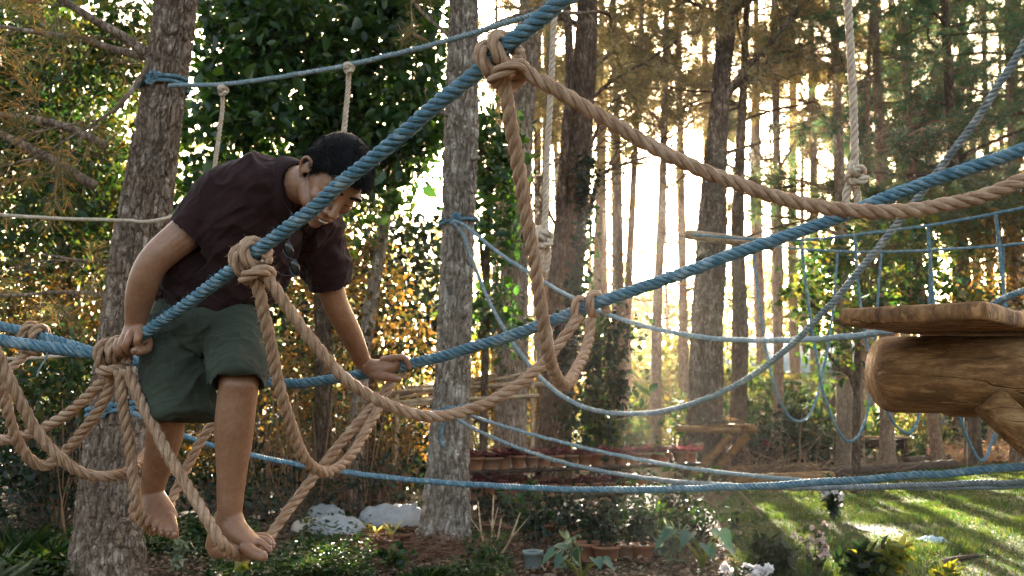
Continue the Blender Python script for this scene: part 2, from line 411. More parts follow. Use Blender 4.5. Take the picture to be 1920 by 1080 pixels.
def hang(label, pts, D, D2=None, kn=()):
    r, P = rope('hanging_rope', label, 'rope', pts, D, 'cream', 3, 2.6, 250, 'cream ropes hanging straight down')
    b = MB()
    for (px, py, d, s) in kn:
        c = W(px, py, d); t = np.linspace(0, 1, 46)
        K = [c + s * np.array([math.sin(2 * math.pi * x * 2) * .75, math.cos(2 * math.pi * x * 3) * .6, (x - .5) * 1.5 + .5 * math.cos(2 * math.pi * x * 2)]) for x in t]
        rope_bm(b, np.array(K), D, 3, 2.8, 300)
    if kn: b.build('knot', M['cream'], r)
    return r
hang('short cream rope hanging beside the leaning pine down to the bent back', [(418, 157, 7.8), (417, 200, 7.8), (408, 270, 7.8), (400, 335, 7.8), (396, 420, 7.8)], 0.036, kn=[(418, 170, 7.75, 0.035)])
hang('cream rope hanging straight down above the dark hair of the man', [(655, 120, 7.2), (653, 160, 7.2), (648, 210, 7.2), (643, 262, 7.2), (638, 340, 7.2)], 0.04, kn=[(654, 128, 7.15, 0.03)])
hang('cream rope hanging between the pine trunks with a fat knot and doubled end', [(1041, 22, 6.3), (1036, 90, 6.3), (1030, 220, 6.3), (1024, 350, 6.3), (1020, 440, 6.3), (1014, 480, 6.3), (1020, 512, 6.3), (1028, 480, 6.3), (1024, 450, 6.3)], 0.042, kn=[(1020, 446, 6.25, 0.055)])
hang('long cream rope hanging in front of the pine crowns with a knotted eye', [(1588, -40, 4.0), (1594, 90, 4.0), (1601, 220, 4.0), (1603, 300, 4.0), (1605, 325, 4.0), (1590, 355, 4.0), (1588, 383, 4.0), (1598, 398, 4.0), (1609, 383, 4.0), (1606, 350, 4.0)], 0.034, kn=[(1606, 326, 3.97, 0.036)])
rope('thin_line', 'thin pale line tied round the leaning pine at elbow height', 'rope', [(-80, 397, 7.4), (0, 403, 7.5), (110, 410, 7.6), (230, 413, 7.72), (262, 416, 7.72), (290, 414, 7.75), (316, 408, 7.9), (322, 405, 8.1)], 0.03, 'cream', 3, 2.6)

d2 = Y2 / FWD[1]
r, P = rope('guy_rope', 'rope drooping from the middle pine then climbing as a dark line to the treetops', 'rope',
  [(848, 415, 10.2), (868, 440, 10.1), (892, 505, 9.7), (930, 590, 9.2), (980, 668, 8.7), (1040, 732, 8.2), (1110, 768, 7.7), (1190, 776, 7.2), (1270, 765, 6.7), (1360, 732, 6.2), (1450, 675, 5.8), (1540, 590, 5.45), (1640, 472, 5.15), (1740, 345, 4.9), (1820, 238, 4.7), (1885, 140, 4.55), (1960, 20, 4.4)], 0.038, 'grey', 3, 2.2, 60)
wrap(r, T2, Y2, 417, 0.04, 'blue', 1.6, 0.02)
r, P = rope('guy_rope', 'pale blue rope sagging from the middle pine to the board of the log platform', 'rope',
  [(850, 413, 10.2), (875, 425, 10.1), (930, 470, 9.6), (1010, 522, 9.0), (1100, 572, 8.4), (1200, 609, 7.8), (1310, 631, 7.1), (1420, 638, 6.5), (1530, 635, 5.8), (1640, 625, 5.1), (1760, 600, 4.6)], 0.036, 'pale', 3, 2.2)
r, P = rope('guy_rope', 'whitish blue rope sagging from a loop low on the middle pine to the lawn', 'rope',
  [(845, 775, 10.1), (872, 795, 10.0), (930, 823, 9.6), (1010, 853, 9.0), (1110, 880, 8.4), (1230, 899, 7.7), (1350, 909, 7.0), (1480, 914, 6.3), (1620, 913, 5.7), (1780, 908, 5.2), (1960, 903, 4.8)], 0.036, 'grey', 3, 2.0, 60)
wrap(r, T2, Y2, 772, 0.04, 'blue', 2.0, 0.03)
b = MB(); rope_bm(b, pxpath([(836, 780, 10.0), (830, 800, 9.98), (826, 822, 9.98), (832, 838, 9.98)]), 0.034, 3, 2.4); b.build('tail', M['blue'], r)
r, P = rope('guy_rope', 'thin blue rope passing over the flower pots from behind the middle pine', 'rope',
  [(870, 770, 10.5), (900, 785, 10.3), (1000, 815, 9.9), (1120, 845, 9.4), (1250, 871, 8.8), (1380, 889, 8.2), (1500, 900, 7.6), (1600, 909, 7.0), (1750, 914, 6.4), (1960, 910, 5.8)], 0.036, 'pale', 3, 2.2)
r, P = rope('guy_rope', 'long blue ground rope stretched low from the leaning pine right across the lawn', 'rope',
  [(225, 762, 7.8), (262, 780, 7.7), (370, 826, 7.4), (480, 855, 7.1), (640, 884, 6.7), (800, 902, 6.3), (1000, 915, 5.8), (1200, 918, 5.35), (1400, 912, 4.95), (1600, 900, 4.6), (1780, 887, 4.35), (1920, 874, 4.2), (2050, 862, 4.1)], 0.037, 'blue', 3, 2.0, 60)
wrap(r, T1, Y1, 768, 0.04, 'blue', 2.0, 0.03)

# ---- the rope bridge beyond the platform ----
def back_rope(label, pts, D=0.028, mat='blue', grp='ropes of the far rope bridge', nm='bridge_rope'):
    return rope(nm, label, 'rope', pts, D, mat, 3, 2.6, 0, grp)
back_rope('upper blue rail of the far rope bridge rising behind the platform', [(1300, 440, 10.5), (1405, 448, 10.0), (1500, 450, 9.5), (1605, 440, 9.0), (1740, 423, 8.3), (1870, 400, 7.7), (1990, 375, 7.2)])
back_rope('lower blue rail of the far rope bridge level behind the platform', [(1430, 458, 11.0), (1500, 467, 10.6), (1600, 472, 10.2), (1700, 471, 9.6), (1800, 466, 9.0), (1920, 457, 8.4), (2000, 450, 8.0)])
back_rope('blue loop of the far bridge nearest the forked pine', [(1412, 452, 10.0), (1420, 540, 10.0), (1434, 640, 10.0), (1452, 725, 10.0), (1475, 775, 10.2), (1498, 790, 10.4), (1522, 770, 10.6), (1545, 690, 10.8), (1562, 580, 10.9), (1570, 475, 11.0)])
back_rope('blue loop of the far bridge hanging lowest beside the log end', [(1502, 452, 9.5), (1512, 540, 9.5), (1528, 650, 9.5), (1545, 740, 9.6), (1570, 805, 9.8), (1592, 828, 10.0), (1615, 808, 10.1), (1632, 740, 10.2), (1642, 620, 10.2), (1652, 475, 10.2)])
back_rope('blue loop of the far bridge showing below the log', [(1603, 442, 9.0), (1612, 560, 9.0), (1638, 700, 9.1), (1668, 780, 9.3), (1698, 812, 9.5), (1720, 790, 9.6), (1735, 700, 9.7), (1742, 580, 9.7), (1745, 472, 9.6)])
back_rope('blue loop of the far bridge reaching down past the second log', [(1740, 425, 8.3), (1750, 560, 8.3), (1775, 700, 8.4), (1805, 800, 8.6), (1838, 864, 8.8), (1860, 830, 8.9), (1876, 760, 8.9), (1882, 600, 8.8), (1880, 462, 8.6)])
back_rope('blue hanger of the far bridge closest to the climbing dark line', [(1868, 402, 7.7), (1874, 470, 7.7), (1884, 560, 7.7), (1900, 680, 7.8), (1930, 800, 8.0)])
rope('guy_rope', 'short blue rope coming over the far corner of the platform board', 'rope', [(1835, 590, 5.2), (1870, 566, 5.0), (1920, 545, 4.8), (1990, 520, 4.6)], 0.036, 'blue', 3, 2.2)
rope('thin_line', 'frayed pale blue end dangling from the hand rope', 'rope', [(90, 655, 2.98), (86, 672, 2.98), (75, 690, 2.98), (69, 706, 2.98)], 0.006, 'pale', 3, 3.0)
# ================= log platform at the edge =================
M['plank'] = wood_mat('sawn_plank', (0.085, 0.038, 0.013), (0.24, 0.112, 0.040), (0.44, 0.23, 0.09), (14, 22, 7), .75, .6)
M['log'] = wood_mat('barked_log', (0.10, 0.044, 0.013), (0.215, 0.098, 0.029), (0.35, 0.19, 0.078), (3.2, 22, 22), .7, .2)
M['pole'] = wood_mat('peeled_pole', (0.16, 0.09, 0.045), (0.34, 0.22, 0.12), (0.48, 0.34, 0.21), (3, 25, 25))
M['stick'] = plain('dry_stick', (0.20, 0.125, 0.075), 0.9, 0.4, 30)
M['darkwood'] = wood_mat('dark_plank', (0.02, 0.012, 0.008), (0.05, 0.028, 0.017), (0.10, 0.06, 0.035), (3, 25, 25), 0.85)
def log_bm(b, P0, P1, R, sides=28, rough=0.03, rings=None, endr=0.10, endl=0.10):
    P0, P1 = np.array(P0, float), np.array(P1, float); L = np.linalg.norm(P1 - P0); n = rings or max(10, int(L / (R * .35)))
    t = np.linspace(0, 1, n); P = P0 + (P1 - P0) * t[:, None]
    s = L * t; rr = R * np.ones(n); e = R * endl
    rr *= np.where(s < e, 1 - endr * (1 - np.sqrt(np.clip(s / e, 0, 1))), 1); rr *= np.where(L - s < e, 1 - endr * (1 - np.sqrt(np.clip((L - s) / e, 0, 1))), 1)
    v0 = len(b.V); b.tube(P, rr, sides)
    V = b.V[-1]; m = n * sides
    nz = fbm(V[:m] * (1.6 / R) * .35 + P0, 4) - 0.5
    d = V[:m] - np.repeat(P, sides, 0); V[:m] += nrm(d) * (nz * R * rough * 6)[:, None]
    return b
zt = W(1846, 566, 3.6)[2]
p0, p1, p2 = G(1576, 578, zt), G(1846, 565, zt), G(2010, 606, zt)
p3 = p0 + (p2 - p1) * 1.05; th = 0.066
root = thing('log_platform', 'thick sawn board lying on a stripped log braced by a slanting timber', 'platform', (p0 + p2) / 2 * np.array([1, 1, 0]))
def slab(b, poly, z1, z0, sub=26, wob=0.006, inset=0.0):
    poly = np.array([np.array(p)[:2] for p in poly]); n = len(poly); E = []
    for k in range(n):
        a, c = poly[k], poly[(k + 1) % n]
        for q in range(sub): E.append(a + (c - a) * q / sub)
    E = np.array(E); cen = E.mean(0); m = len(E)
    lv = []
    for z, ins in ((z1, .012), (z1 - .010, .0), ((z0 + z1) / 2, -.004), (z0 + .010, .004), (z0, .014)):
        X = E + nrm(cen - E) * ins; X = X + nrm(cen - E) * ((fbm(np.c_[E * 9, np.full(m, z * 14)], 3) - .5) * wob * 4)[:, None]
        zz = z + (vnoise(np.c_[E * 6, np.full(m, 3.)]) - .5) * wob
        lv.append(np.c_[X, zz])
    V = np.vstack(lv); r = len(lv); j = np.arange(m); j2 = (j + 1) % m; fl = []
    for k in range(r - 1): fl.append(np.stack([k * m + j, (k + 1) * m + j, (k + 1) * m + j2, k * m + j2], 1))
    V = np.vstack([V, np.r_[cen, z1], np.r_[cen, z0]]); c0 = r * m
    fl.append(np.stack([j, j2, np.full(m, c0)], 1)); fl.append(np.stack([(r - 1) * m + j2, (r - 1) * m + j, np.full(m, c0 + 1)], 1))
    return b.add(V, fl)
slab(MB(), [p0, p1, p2, p3], zt, zt - th).build('board', M['plank'], root, smooth=False)
lr = 0.167; la = W(1634, 702, 4.40); lb = la + np.array([1.6, -0.25, 0.0]); lb[2] = la[2] - .005
b = MB(); log_bm(b, la, lb, lr, 48, 0.020, 110, .09, .25)
VV = b.V[-1]; wgt = np.clip(1 - (VV[:, 0] - la[0]) / .34, 0, 1); VV[:, 0] += wgt * (.055 * np.clip((la[2] - VV[:, 2]) / lr, 0, 1) ** 2 + .03 * np.clip((VV[:, 2] - la[2]) / lr, 0, 1) ** 2)   # unevenly sawn end
b.build('log', M['log'], root)
la2 = W(1768, 744, 4.85); b = MB(); log_bm(b, la2, la2 + np.array([1.6, -.2, 0]), 0.10, 30, 0.03); b.build('log', M['log'], root)
b = MB(); log_bm(b, W(1850, 748, 4.2), W(2030, 912, 4.1), 0.075, 30, 0.02); log_bm(b, W(2030, 912, 4.1), W(2140, 1010, 4.05) * np.array([1, 1, 0]), 0.075, 24, 0.02); b.build('brace', M['log'], root)

# ================= little platform round the forked pine =================
Yp = G(1320, 892)[1]
def trunkside(px, py, dy=0.0): return WY(px, py, Yp + dy)
root = thing('tree_platform', 'small plank seat on two round poles propped against the forked pine', 'platform', G(1320, 892))
b = MB(); q = trunkside(1366, 797, -.55); b.box(q, (0.86, 0.42, 0.035), 0.04); b.build('board', M['plank'], root, smooth=False)
for (x0, x1, dy) in ((1266, 1388, -.72), (1300, 1418, -.38)):
    b = MB(); log_bm(b, trunkside(x0, 803 if dy < -.5 else 804, dy), trunkside(x1, 807 if dy < -.5 else 806, dy), 0.062, 18, .03); b.build('pole', M['log'], root)
for (x0, y0, x1, y1, dy) in ((1370, 816, 1300, 892, -.72), (1402, 816, 1318, 905, -.45)):
    b = MB(); log_bm(b, trunkside(x0, y0, dy), trunkside(x1, y1, dy + .1), 0.075, 16, .03); b.build('brace', M['log'], root)
b = MB(); log_bm(b, trunkside(1318, 833, -.5), trunkside(1305, 834, -.85), 0.035, 14, .03); b.build('peg', M['pole'], root)
b = MB(); n = 260
c = trunkside(1358, 793, -.55); P = c + RNG.normal(size=(n, 3)) * np.array([.17, .10, .02]) ; P[:, 2] = c[2] + .01 + abs(RNG.normal(size=n)) * .025
V, F = leaves(P, rdir(n), rdir(n), RNG.uniform(.04, .10, n), .03); b.add(V, F)
M['deadleaf'] = leaf_mat('dead_leaves', [(0.02, 0.013, 0.01), (0.06, 0.035, 0.02), (0.16, 0.09, 0.05), (0.30, 0.24, 0.18)], 0.15)
tag(b.build('leaf_litter', M['deadleaf']), 'dark heap of dead leaves and twigs lying on the small plank seat', 'leaf litter', kind='stuff')
b = MB(); log_bm(b, W(1287, 439, 10.6), W(1452, 461, 10.2), 0.055, 18, .03)
tag(b.build('wooden_pole', M['pole']), 'peeled wooden pole carrying the rails of the far rope bridge', 'pole')
# ================= trees =================
M['bark1'] = bark_mat('pine_bark_brown', (0.11, 0.065, 0.042), (0.43, 0.295, 0.205), (0.58, 0.45, 0.35), 0.6)
M['bark2'] = bark_mat('pine_bark_pale', (0.15, 0.10, 0.065), (0.51, 0.395, 0.30), (0.66, 0.56, 0.46), 0.8, .85)
M['bark5'] = bark_mat('pine_bark_umber', (0.05, 0.028, 0.018), (0.17, 0.11, 0.075), (0.30, 0.22, 0.165), 0.5)
M['bark3'] = bark_mat('pine_bark_dark', (0.035, 0.02, 0.012), (0.14, 0.085, 0.052), (0.27, 0.195, 0.135), 0.4, 1.25)
M['bark4'] = bark_mat('pine_bark_tan_hazed', (0.12, 0.07, 0.045), (0.34, 0.225, 0.145), (0.50, 0.36, 0.25), 0.3, 1.5)  # bark tone lightened: the haze over far trunks is put into the colour
M['ndl_green'] = leaf_mat('green_pine_needles', [(0.022, 0.095, 0.06), (0.04, 0.135, 0.075), (0.08, 0.17, 0.07), (0.36, 0.20, 0.075)], 0.35, (1.5, 1.5, 0.9), 0.5)
M['ndl_beige'] = leaf_mat('dry_pine_needles', [(0.10, 0.125, 0.06), (0.29, 0.21, 0.11), (0.07, 0.115, 0.06), (0.44, 0.32, 0.19)], 0.45, (1.5, 1.35, 0.9), 0.55)
M['ndl_mix'] = leaf_mat('mixed_pine_needles', [(0.05, 0.11, 0.06), (0.09, 0.14, 0.06), (0.30, 0.17, 0.07), (0.42, 0.25, 0.11)], 0.4, (1.5, 1.4, 0.8), 0.5)
M['lf_dark'] = leaf_mat('dark_glossy_leaves', [(0.0102, 0.0298, 0.0119), (0.0170, 0.0510, 0.0153), (0.0298, 0.0765, 0.0187), (0.0595, 0.1020, 0.0213)], 0.38, (2.4, 2.3, 0.7), 0.36, 0.5)
M['lf_mid'] = leaf_mat('green_leaves', [(0.0102, 0.0289, 0.0119), (0.0187, 0.0510, 0.0153), (0.0382, 0.0723, 0.0187), (0.1105, 0.0892, 0.0238)], 0.38, (2.0, 1.8, 0.6), 0.42)
M['lf_gold'] = leaf_mat('golden_leaves', [(0.0365, 0.0389, 0.0146), (0.1094, 0.0790, 0.0243), (0.1944, 0.0972, 0.0316), (0.0425, 0.0607, 0.0194), (0.1337, 0.0607, 0.0243)], 0.44, (2.1, 1.8, 0.7), 0.5)
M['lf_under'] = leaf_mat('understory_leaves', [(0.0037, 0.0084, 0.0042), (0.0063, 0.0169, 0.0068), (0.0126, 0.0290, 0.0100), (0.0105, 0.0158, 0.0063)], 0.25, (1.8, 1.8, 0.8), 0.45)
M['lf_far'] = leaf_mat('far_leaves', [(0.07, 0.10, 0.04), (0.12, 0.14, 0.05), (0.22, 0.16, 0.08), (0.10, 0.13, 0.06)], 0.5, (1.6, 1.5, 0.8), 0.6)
M['twig'] = plain('twig_bark', (0.09, 0.06, 0.04), 0.9, 0.4, 30)

def worley_cyl(s, t, nx, seed=0):
    "F2-F1 over a (wrapped s in cells, t in cells) domain"
    i, j = np.floor(s), np.floor(t); f1 = np.full(s.shape, 9.0); f2 = np.full(s.shape, 9.0)
    for di in (-1, 0, 1):
        for dj in (-1, 0, 1):
            ci, cj = i + di, j + dj; k = np.stack([np.mod(ci, nx), cj, np.full(s.shape, seed * 7.7)], -1)
            ox, oy = _h(k), _h(k + 31.7); d = np.hypot(ci + ox - s, cj + oy - t)
            f2 = np.minimum(f2, np.maximum(f1, d)); f1 = np.minimum(f1, d)
    return f2 - f1
def trunk_bm(b, pts, Y, sides=14, ring=0.25, bark=0.0, flare=1.35, seed=0, world=False):
    P = np.array([np.r_[WY(p[0], p[1], Y), p[2]] for p in pts]) if not world else np.array(pts, float)
    if P[0, 2] > -0.1: P = np.vstack([np.r_[P[0, :2] - (P[1, :2] - P[0, :2]) * .05, -0.25, P[0, 3] * 1.05], P])
    C = crom(P, 10); C, s = resample(C, ring)
    c, r = C[:, :3], C[:, 3]
    z = c[:, 2]; r = r * (1 + (flare - 1) * np.exp(-np.clip(z, 0, 9) / 0.28))
    b.tube(c, r, sides, ref=np.array([0, -1.0, 0]), cap=False)
    V = b.V[-1]; n = len(c); th = np.tile(np.linspace(0, 1, sides, endpoint=False), n); h = np.repeat(s, sides); rr = np.repeat(r, sides)
    d = nrm(V - np.repeat(c, sides, 0))
    low = fbm(V * np.array([1.7, 1.7, .7]) + seed, 3) - .5
    V += d * (low * rr * 0.28)[:, None]
    if bark:
        nx = max(8, int(round(2 * math.pi * r.mean() / 0.052)))
        wob = (fbm(np.c_[th * nx * .7, h * 6, np.full(len(h), seed)], 3) - .5) * 1.5
        w = worley_cyl(np.mod(th * nx + wob, nx), h / 0.21 + wob * .6, nx, seed)
        rg = np.abs(2 * fbm(np.c_[np.cos(th * 6.283) * nx * .16, np.sin(th * 6.283) * nx * .16, h * 2.4 + seed * 3], 4) - 1)
        rg = np.clip(rg / .13, 0, 1)
        w2 = worley_cyl(np.mod(th * nx * 2 + wob, nx * 2), h / 0.07, nx * 2, seed + 3)
        pl = np.clip(w / 0.32, 0, 1); pl = pl * pl * (3 - 2 * pl); pl = np.minimum(pl * .65 + .35, 1) * (.25 + .75 * rg)
        fine = fbm(V * 32, 3) - .5
        V += d * ((pl - .7) * bark + np.clip(w2 / .4, 0, 1) * bark * .22 + fine * bark * .45)[:, None]
    return c, r
def limb(b, P, r0, r1, sides=6, wob=0.0):
    P = crom(P, 6); n = len(P)
    if wob: P = P + (np.stack([fbm(P * 1.7 + k * 9, 3) for k in range(3)], 1) - .5) * wob * np.linspace(0, 1, n)[:, None]
    b.tube(P, np.linspace(r0, r1, n), sides); return P
def twigs(b, P, n, L, r=0.008, droop=-.1, depth=1):
    "side shoots along a limb; returns shoot tips and directions"
    tips, dirs = [], []
    for k in range(n):
        i = int(RNG.uniform(.25, .99) * (len(P) - 1)); T = nrm(P[min(i + 1, len(P) - 1)] - P[i - 1])
        d = nrm(T * .7 + RNG.normal(size=3) * .6 + np.array([0, 0, droop])); l = L * RNG.uniform(.5, 1.1)
        q = P[i]; Q = np.array([q, q + d * l * .5 + RNG.normal(size=3) * l * .05, q + d * l + np.array([0, 0, droop * l * .3])])
        Q = limb(b, Q, r, r * .45, 4); 
        for u in (.45, .7, 1.0):
            tips.append(Q[int(u * (len(Q) - 1))]); dirs.append(d)
        if depth > 1:
            t2, d2 = twigs(b, Q, 3, L * .5, r * .6, droop, depth - 1); tips += t2; dirs += d2
    return tips, dirs

def pine(label, pts, Y, bark='bark3', sides=14, det=0.0, ndl='ndl_mix', nb=10, zr=(4, 9), bl=(1.2, 2.6), tw=7, k=16, nl=.2, nw=.007, limbs=(), group='tall pines standing in the wood', seed=1, ring=.3, dead=0, name='pine_tree', center=None, flare=1.35, shade_canopy=0, cz=(9, 15), low=0):
    global RNG
    RNG = np.random.default_rng(seed * 101 + 5)
    base = WY(pts[0][0], pts[0][1], Y); base[2] = 0
    root = thing(name, label, 'tree', base, group)
    b = MB(); c, r = trunk_bm(b, pts, Y, sides, ring, det, flare, seed)
    tips, dirs, ctips, cdirs = [], [], [], []; nm1 = Y < 12
    for lp in limbs:                                   # limbs seen in the photo: (px, py, dy) points and two radii
        P = limb(b, [WY(p[0], p[1], Y + (p[2] if len(p) > 2 else 0)) for p in lp[0]], lp[1], lp[2], 7, .1)
        t, d = twigs(b, P, int((lp[3] if len(lp) > 3 else 4) * (1 if nm1 else 2.2)), .7 if nm1 else .9, .008 if nm1 else .014, -.15, 2)
        if len(lp) > 4 and lp[4]: tips += t; dirs += d
    for q in range(low):                               # bare dead boughs low on the stem
        z = RNG.uniform(2.6, 8.5); i = int(np.argmin(abs(c[:, 2] - z))); a = RNG.uniform(0, 6.28); L = RNG.uniform(.5, 2.2); d_ = np.array([math.cos(a), math.sin(a), RNG.uniform(-.1, .5)])
        P = limb(b, [c[i], c[i] + d_ * L * .5, c[i] + d_ * L + np.array([0, 0, RNG.uniform(-.3, .2)])], .028, .008, 4, .35); twigs(b, P, 4, L * .4, .009, -.05, 2)
    for q in range(nb):
        z = RNG.uniform(*zr); i = int(np.argmin(abs(c[:, 2] - z))); p = c[i]
        a = RNG.uniform(0, 2 * math.pi); L = RNG.uniform(*bl)
        d = np.array([math.cos(a), math.sin(a) * .8, RNG.uniform(-.15, .45)])
        Q = [p, p + d * L * .4 + np.array([0, 0, .05]), p + d * L * .75 + RNG.normal(size=3) * .1, p + d * L + np.array([0, 0, -.12 * L])]
        P = limb(b, Q, min(.05, r[i] * .4), .012, 5, .25)
        t, dd = twigs(b, P, tw, L * .3, .008, -.05, 2); 
        if q >= dead: tips += t; dirs += dd
    if shade_canopy:                                         # tall crown overhead, out of view, added to cut the sky light
        for q in range(shade_canopy):
            z = RNG.uniform(*cz); i = len(c) - 1; p = np.array([c[i, 0], c[i, 1], z]); a = RNG.uniform(0, 6.28); L = RNG.uniform(.6, 1) * (1.2 + 2.6 * (cz[1] + 1.5 - z) / (cz[1] - cz[0]))
            P = limb(b, [p, p + L * .5 * np.array([math.cos(a), math.sin(a), .2]), p + L * np.array([math.cos(a), math.sin(a), .1])], .05, .012, 4, .2)
            t, dd = twigs(b, P, 8, L * .35, .01, 0, 1); ctips += t; cdirs += dd
        b.tube(np.array([c[-1], [c[-1, 0], c[-1, 1], cz[1] + 1]]), np.array([r[-1], .04]), 8)
    b.build('trunk', M[bark], root)
    if ctips:
        V, F = needles(np.array(ctips), np.array(cdirs), 18, .42, .022); m = MB(); m.add(V, F); m.build('shade_canopy', M['ndl_green'], root, smooth=False)
    if tips and k:
        V, F = needles(np.array(tips), np.array(dirs), k, nl, nw); m = MB(); m.add(V, F); m.build('crown', M[ndl], root, smooth=False)
    return root

def crown_cloud(ells, dens, L, Wd, cl=0.35, up=0.3, ratio=None):
    "leaf clusters filling ellipsoids given as (px, py, rx, ry, depth0, depth1)"
    Ps, As, Ns = [], [], []
    for (px, py, rx, ry, d0, d1) in ells:
        dm = (d0 + d1) / 2; C = W(px, py, dm); ax, az, ay = rx / FPX * dm, ry / FPX * dm, (d1 - d0) / 2
        vol = ax * az * ay; ncl = max(4, int(dens * (ax * az) ** .9))
        u = rdir(ncl) * RNG.uniform(.15, 1, (ncl, 1)) ** .45
        cc = C + u[:, 0:1] * ax * RT + u[:, 2:3] * az * np.array([0, 0, 1.]) + u[:, 1:2] * ay * np.array([0, 1., 0])
        nl = RNG.integers(8, 20, ncl); ci = np.repeat(np.arange(ncl), nl); n = len(ci)
        out = rdir(ncl, .1)
        P = cc[ci] + RNG.normal(size=(n, 3)) * cl * .5 + out[ci] * RNG.uniform(0, cl, (n, 1))
        a = nrm(out[ci] * .8 + RNG.normal(size=(n, 3)) * .7 + np.array([0, 0, -.25]))
        Ps.append(P); As.append(a); Ns.append(rdir(n, 1.0 if up else 0))
    P, A, N = np.vstack(Ps), np.vstack(As), np.vstack(Ns); n = len(P); s = np.clip(np.exp(RNG.normal(size=n) * .32) * .88, .4, 1.6)
    return leaves(P, A, N, L * s, Wd * s)
def leafy(name, label, cat, ells, dens, L, Wd, mat, stem=None, Y=None, cl=.35, group=None, seed=1, barkm='bark3', loc=None, trunk_name='trunk', nbr=1.0):
    global RNG
    RNG = np.random.default_rng(seed * 37 + 3)
    C = np.array([W(e[0], e[1], (e[4] + e[5]) / 2) for e in ells]); cx = C.mean(0)
    base = np.array([cx[0], cx[1], 0]) if stem is None else WY(stem[0][0], stem[0][1], Y) * np.array([1, 1, 0])
    root = thing(name, label, cat, base, group)
    b = MB()
    if stem is not None:
        c, r = trunk_bm(b, stem, Y, 10, .25, 0, 1.2, seed)
    else:
        c = np.array([base + (cx - base) * t for t in np.linspace(0, 1, 12)]); b.tube(c, np.linspace(.06, .03, 12), 7)
    for q in C:
        i = int(np.clip(np.argmin(np.linalg.norm(c - q, axis=1)) - 2, 0, len(c) - 1)); m = (c[i] + q) / 2 + RNG.normal(size=3) * .12
        P = limb(b, [c[i], m, q], .04, .012, 5, .2)
        twigs(b, P, int(5 * nbr), .5, .008, 0, 2)
    b.build(trunk_name, M[barkm], root)
    m = MB(); m.add(*crown_cloud(ells, dens, L, Wd, cl)); m.build('crown', M[mat], root)
    return root

# ---- the three big pines in front ----
root = pine('big rough barked pine leaning across the picture behind the near hand', T1, Y1, 'bark1', 168, .05, 'ndl_mix', 0, limbs=[
   ([(288, 110, 0), (240, 75, -.1), (180, 40, -.2), (60, -30, -.3), (-60, -60, -.3)], .05, .02, 5, True),
   ([(272, 105, 0), (220, 95, .2), (150, 75, .3), (60, 60, .3), (-40, 40, .4)], .04, .015, 5, True),
   ([(285, 115, -.1), (262, 150, -.2), (225, 195, -.3), (200, 215, -.35), (155, 243, -.4)], .03, .008, 3, False),
   ([(200, 275, .5), (130, 240, .4), (70, 225, .3), (-20, 212, .2)], .045, .03, 4, True),
   ([(180, 350, .6), (110, 310, .5), (50, 275, .4), (-30, 235, .3)], .05, .03, 4, True),
   ([(270, 470, .4), (200, 490, .5), (80, 474, .5)], .02, .008, 3, False),
   ([(250, 570, .3), (180, 552, .4), (100, 550, .5), (10, 556, .6), (-80, 540, .6)], .025, .01, 5, True)],
   seed=3, ring=.011, nl=.2, nw=.006, k=12, flare=1.25, shade_canopy=16, cz=(8.5, 14))
pine('straight pale barked pine in the middle with blue ropes tied round it', T2, Y2, 'bark2', 150, .042, 'ndl_mix', 0, limbs=[
   ([(850, 690, -.1), (880, 660, -.3), (905, 640, -.3)], .02, .006, 1, False),
   ([(884, 300, -.1), (893, 297, -.2), (897, 296, -.22)], .03, .02, 0, False), ([(838, 215, -.1), (828, 211, -.2), (824, 209, -.22)], .028, .018, 0, False), ([(868, 590, -.14), (872, 588, -.25), (874, 587, -.27)], .035, .022, 0, False), ([(884, 70, 0), (940, 40, .2), (1010, 10, .3), (1080, -40, .3)], .03, .01, 3, True),
   ([(862, 90, 0), (835, 60, .2), (790, 20, .3), (760, -30, .3)], .03, .01, 3, True)], seed=4, ring=.012, flare=1.12, shade_canopy=16, cz=(9, 14))
T5 = [(1318, 892, .33), (1326, 640, .30), (1334, 440, .26), (1342, 300, .205), (1352, 170, .165), (1360, 50, .15), (1352, -60, .13), (1330, -300, .10)]
pine('thick forked pine carrying a small plank seat low on its bark', T5, Yp, 'bark5', 110, .045, 'ndl_mix', 5, (8.3, 10), (1.4, 2.6), 6, 14, .2, .006, limbs=[
   ([(1362, 30, 0), (1400, 0, .2), (1450, -30, .3), (1520, -90, .4)], .09, .05, 5, True),
   ([(1354, 195, -.1), (1385, 145, -.2), (1430, 95, -.2), (1480, 40, -.2), (1530, -15, -.2)], .08, .035, 7, True),
   ([(1347, 190, 0), (1400, 150, .3), (1480, 110, .4), (1600, 70, .6)], .05, .015, 7, True),
   ([(1350, 290, 0), (1400, 275, .2), (1430, 262, .2), (1462, 205, .2)], .045, .012, 6, False),
   ([(1350, 300, 0), (1400, 330, .2), (1440, 352, .3), (1500, 360, .3)], .03, .01, 5, False),
   ([(1345, 330, 0), (1300, 300, .1), (1240, 275, .2), (1150, 265, .3)], .03, .01, 6, False),
   ([(1350, 30, 0), (1310, 10, .1), (1250, -20, .1)], .05, .02, 5, True)], seed=5, ring=.018, shade_canopy=16, cz=(10, 16))
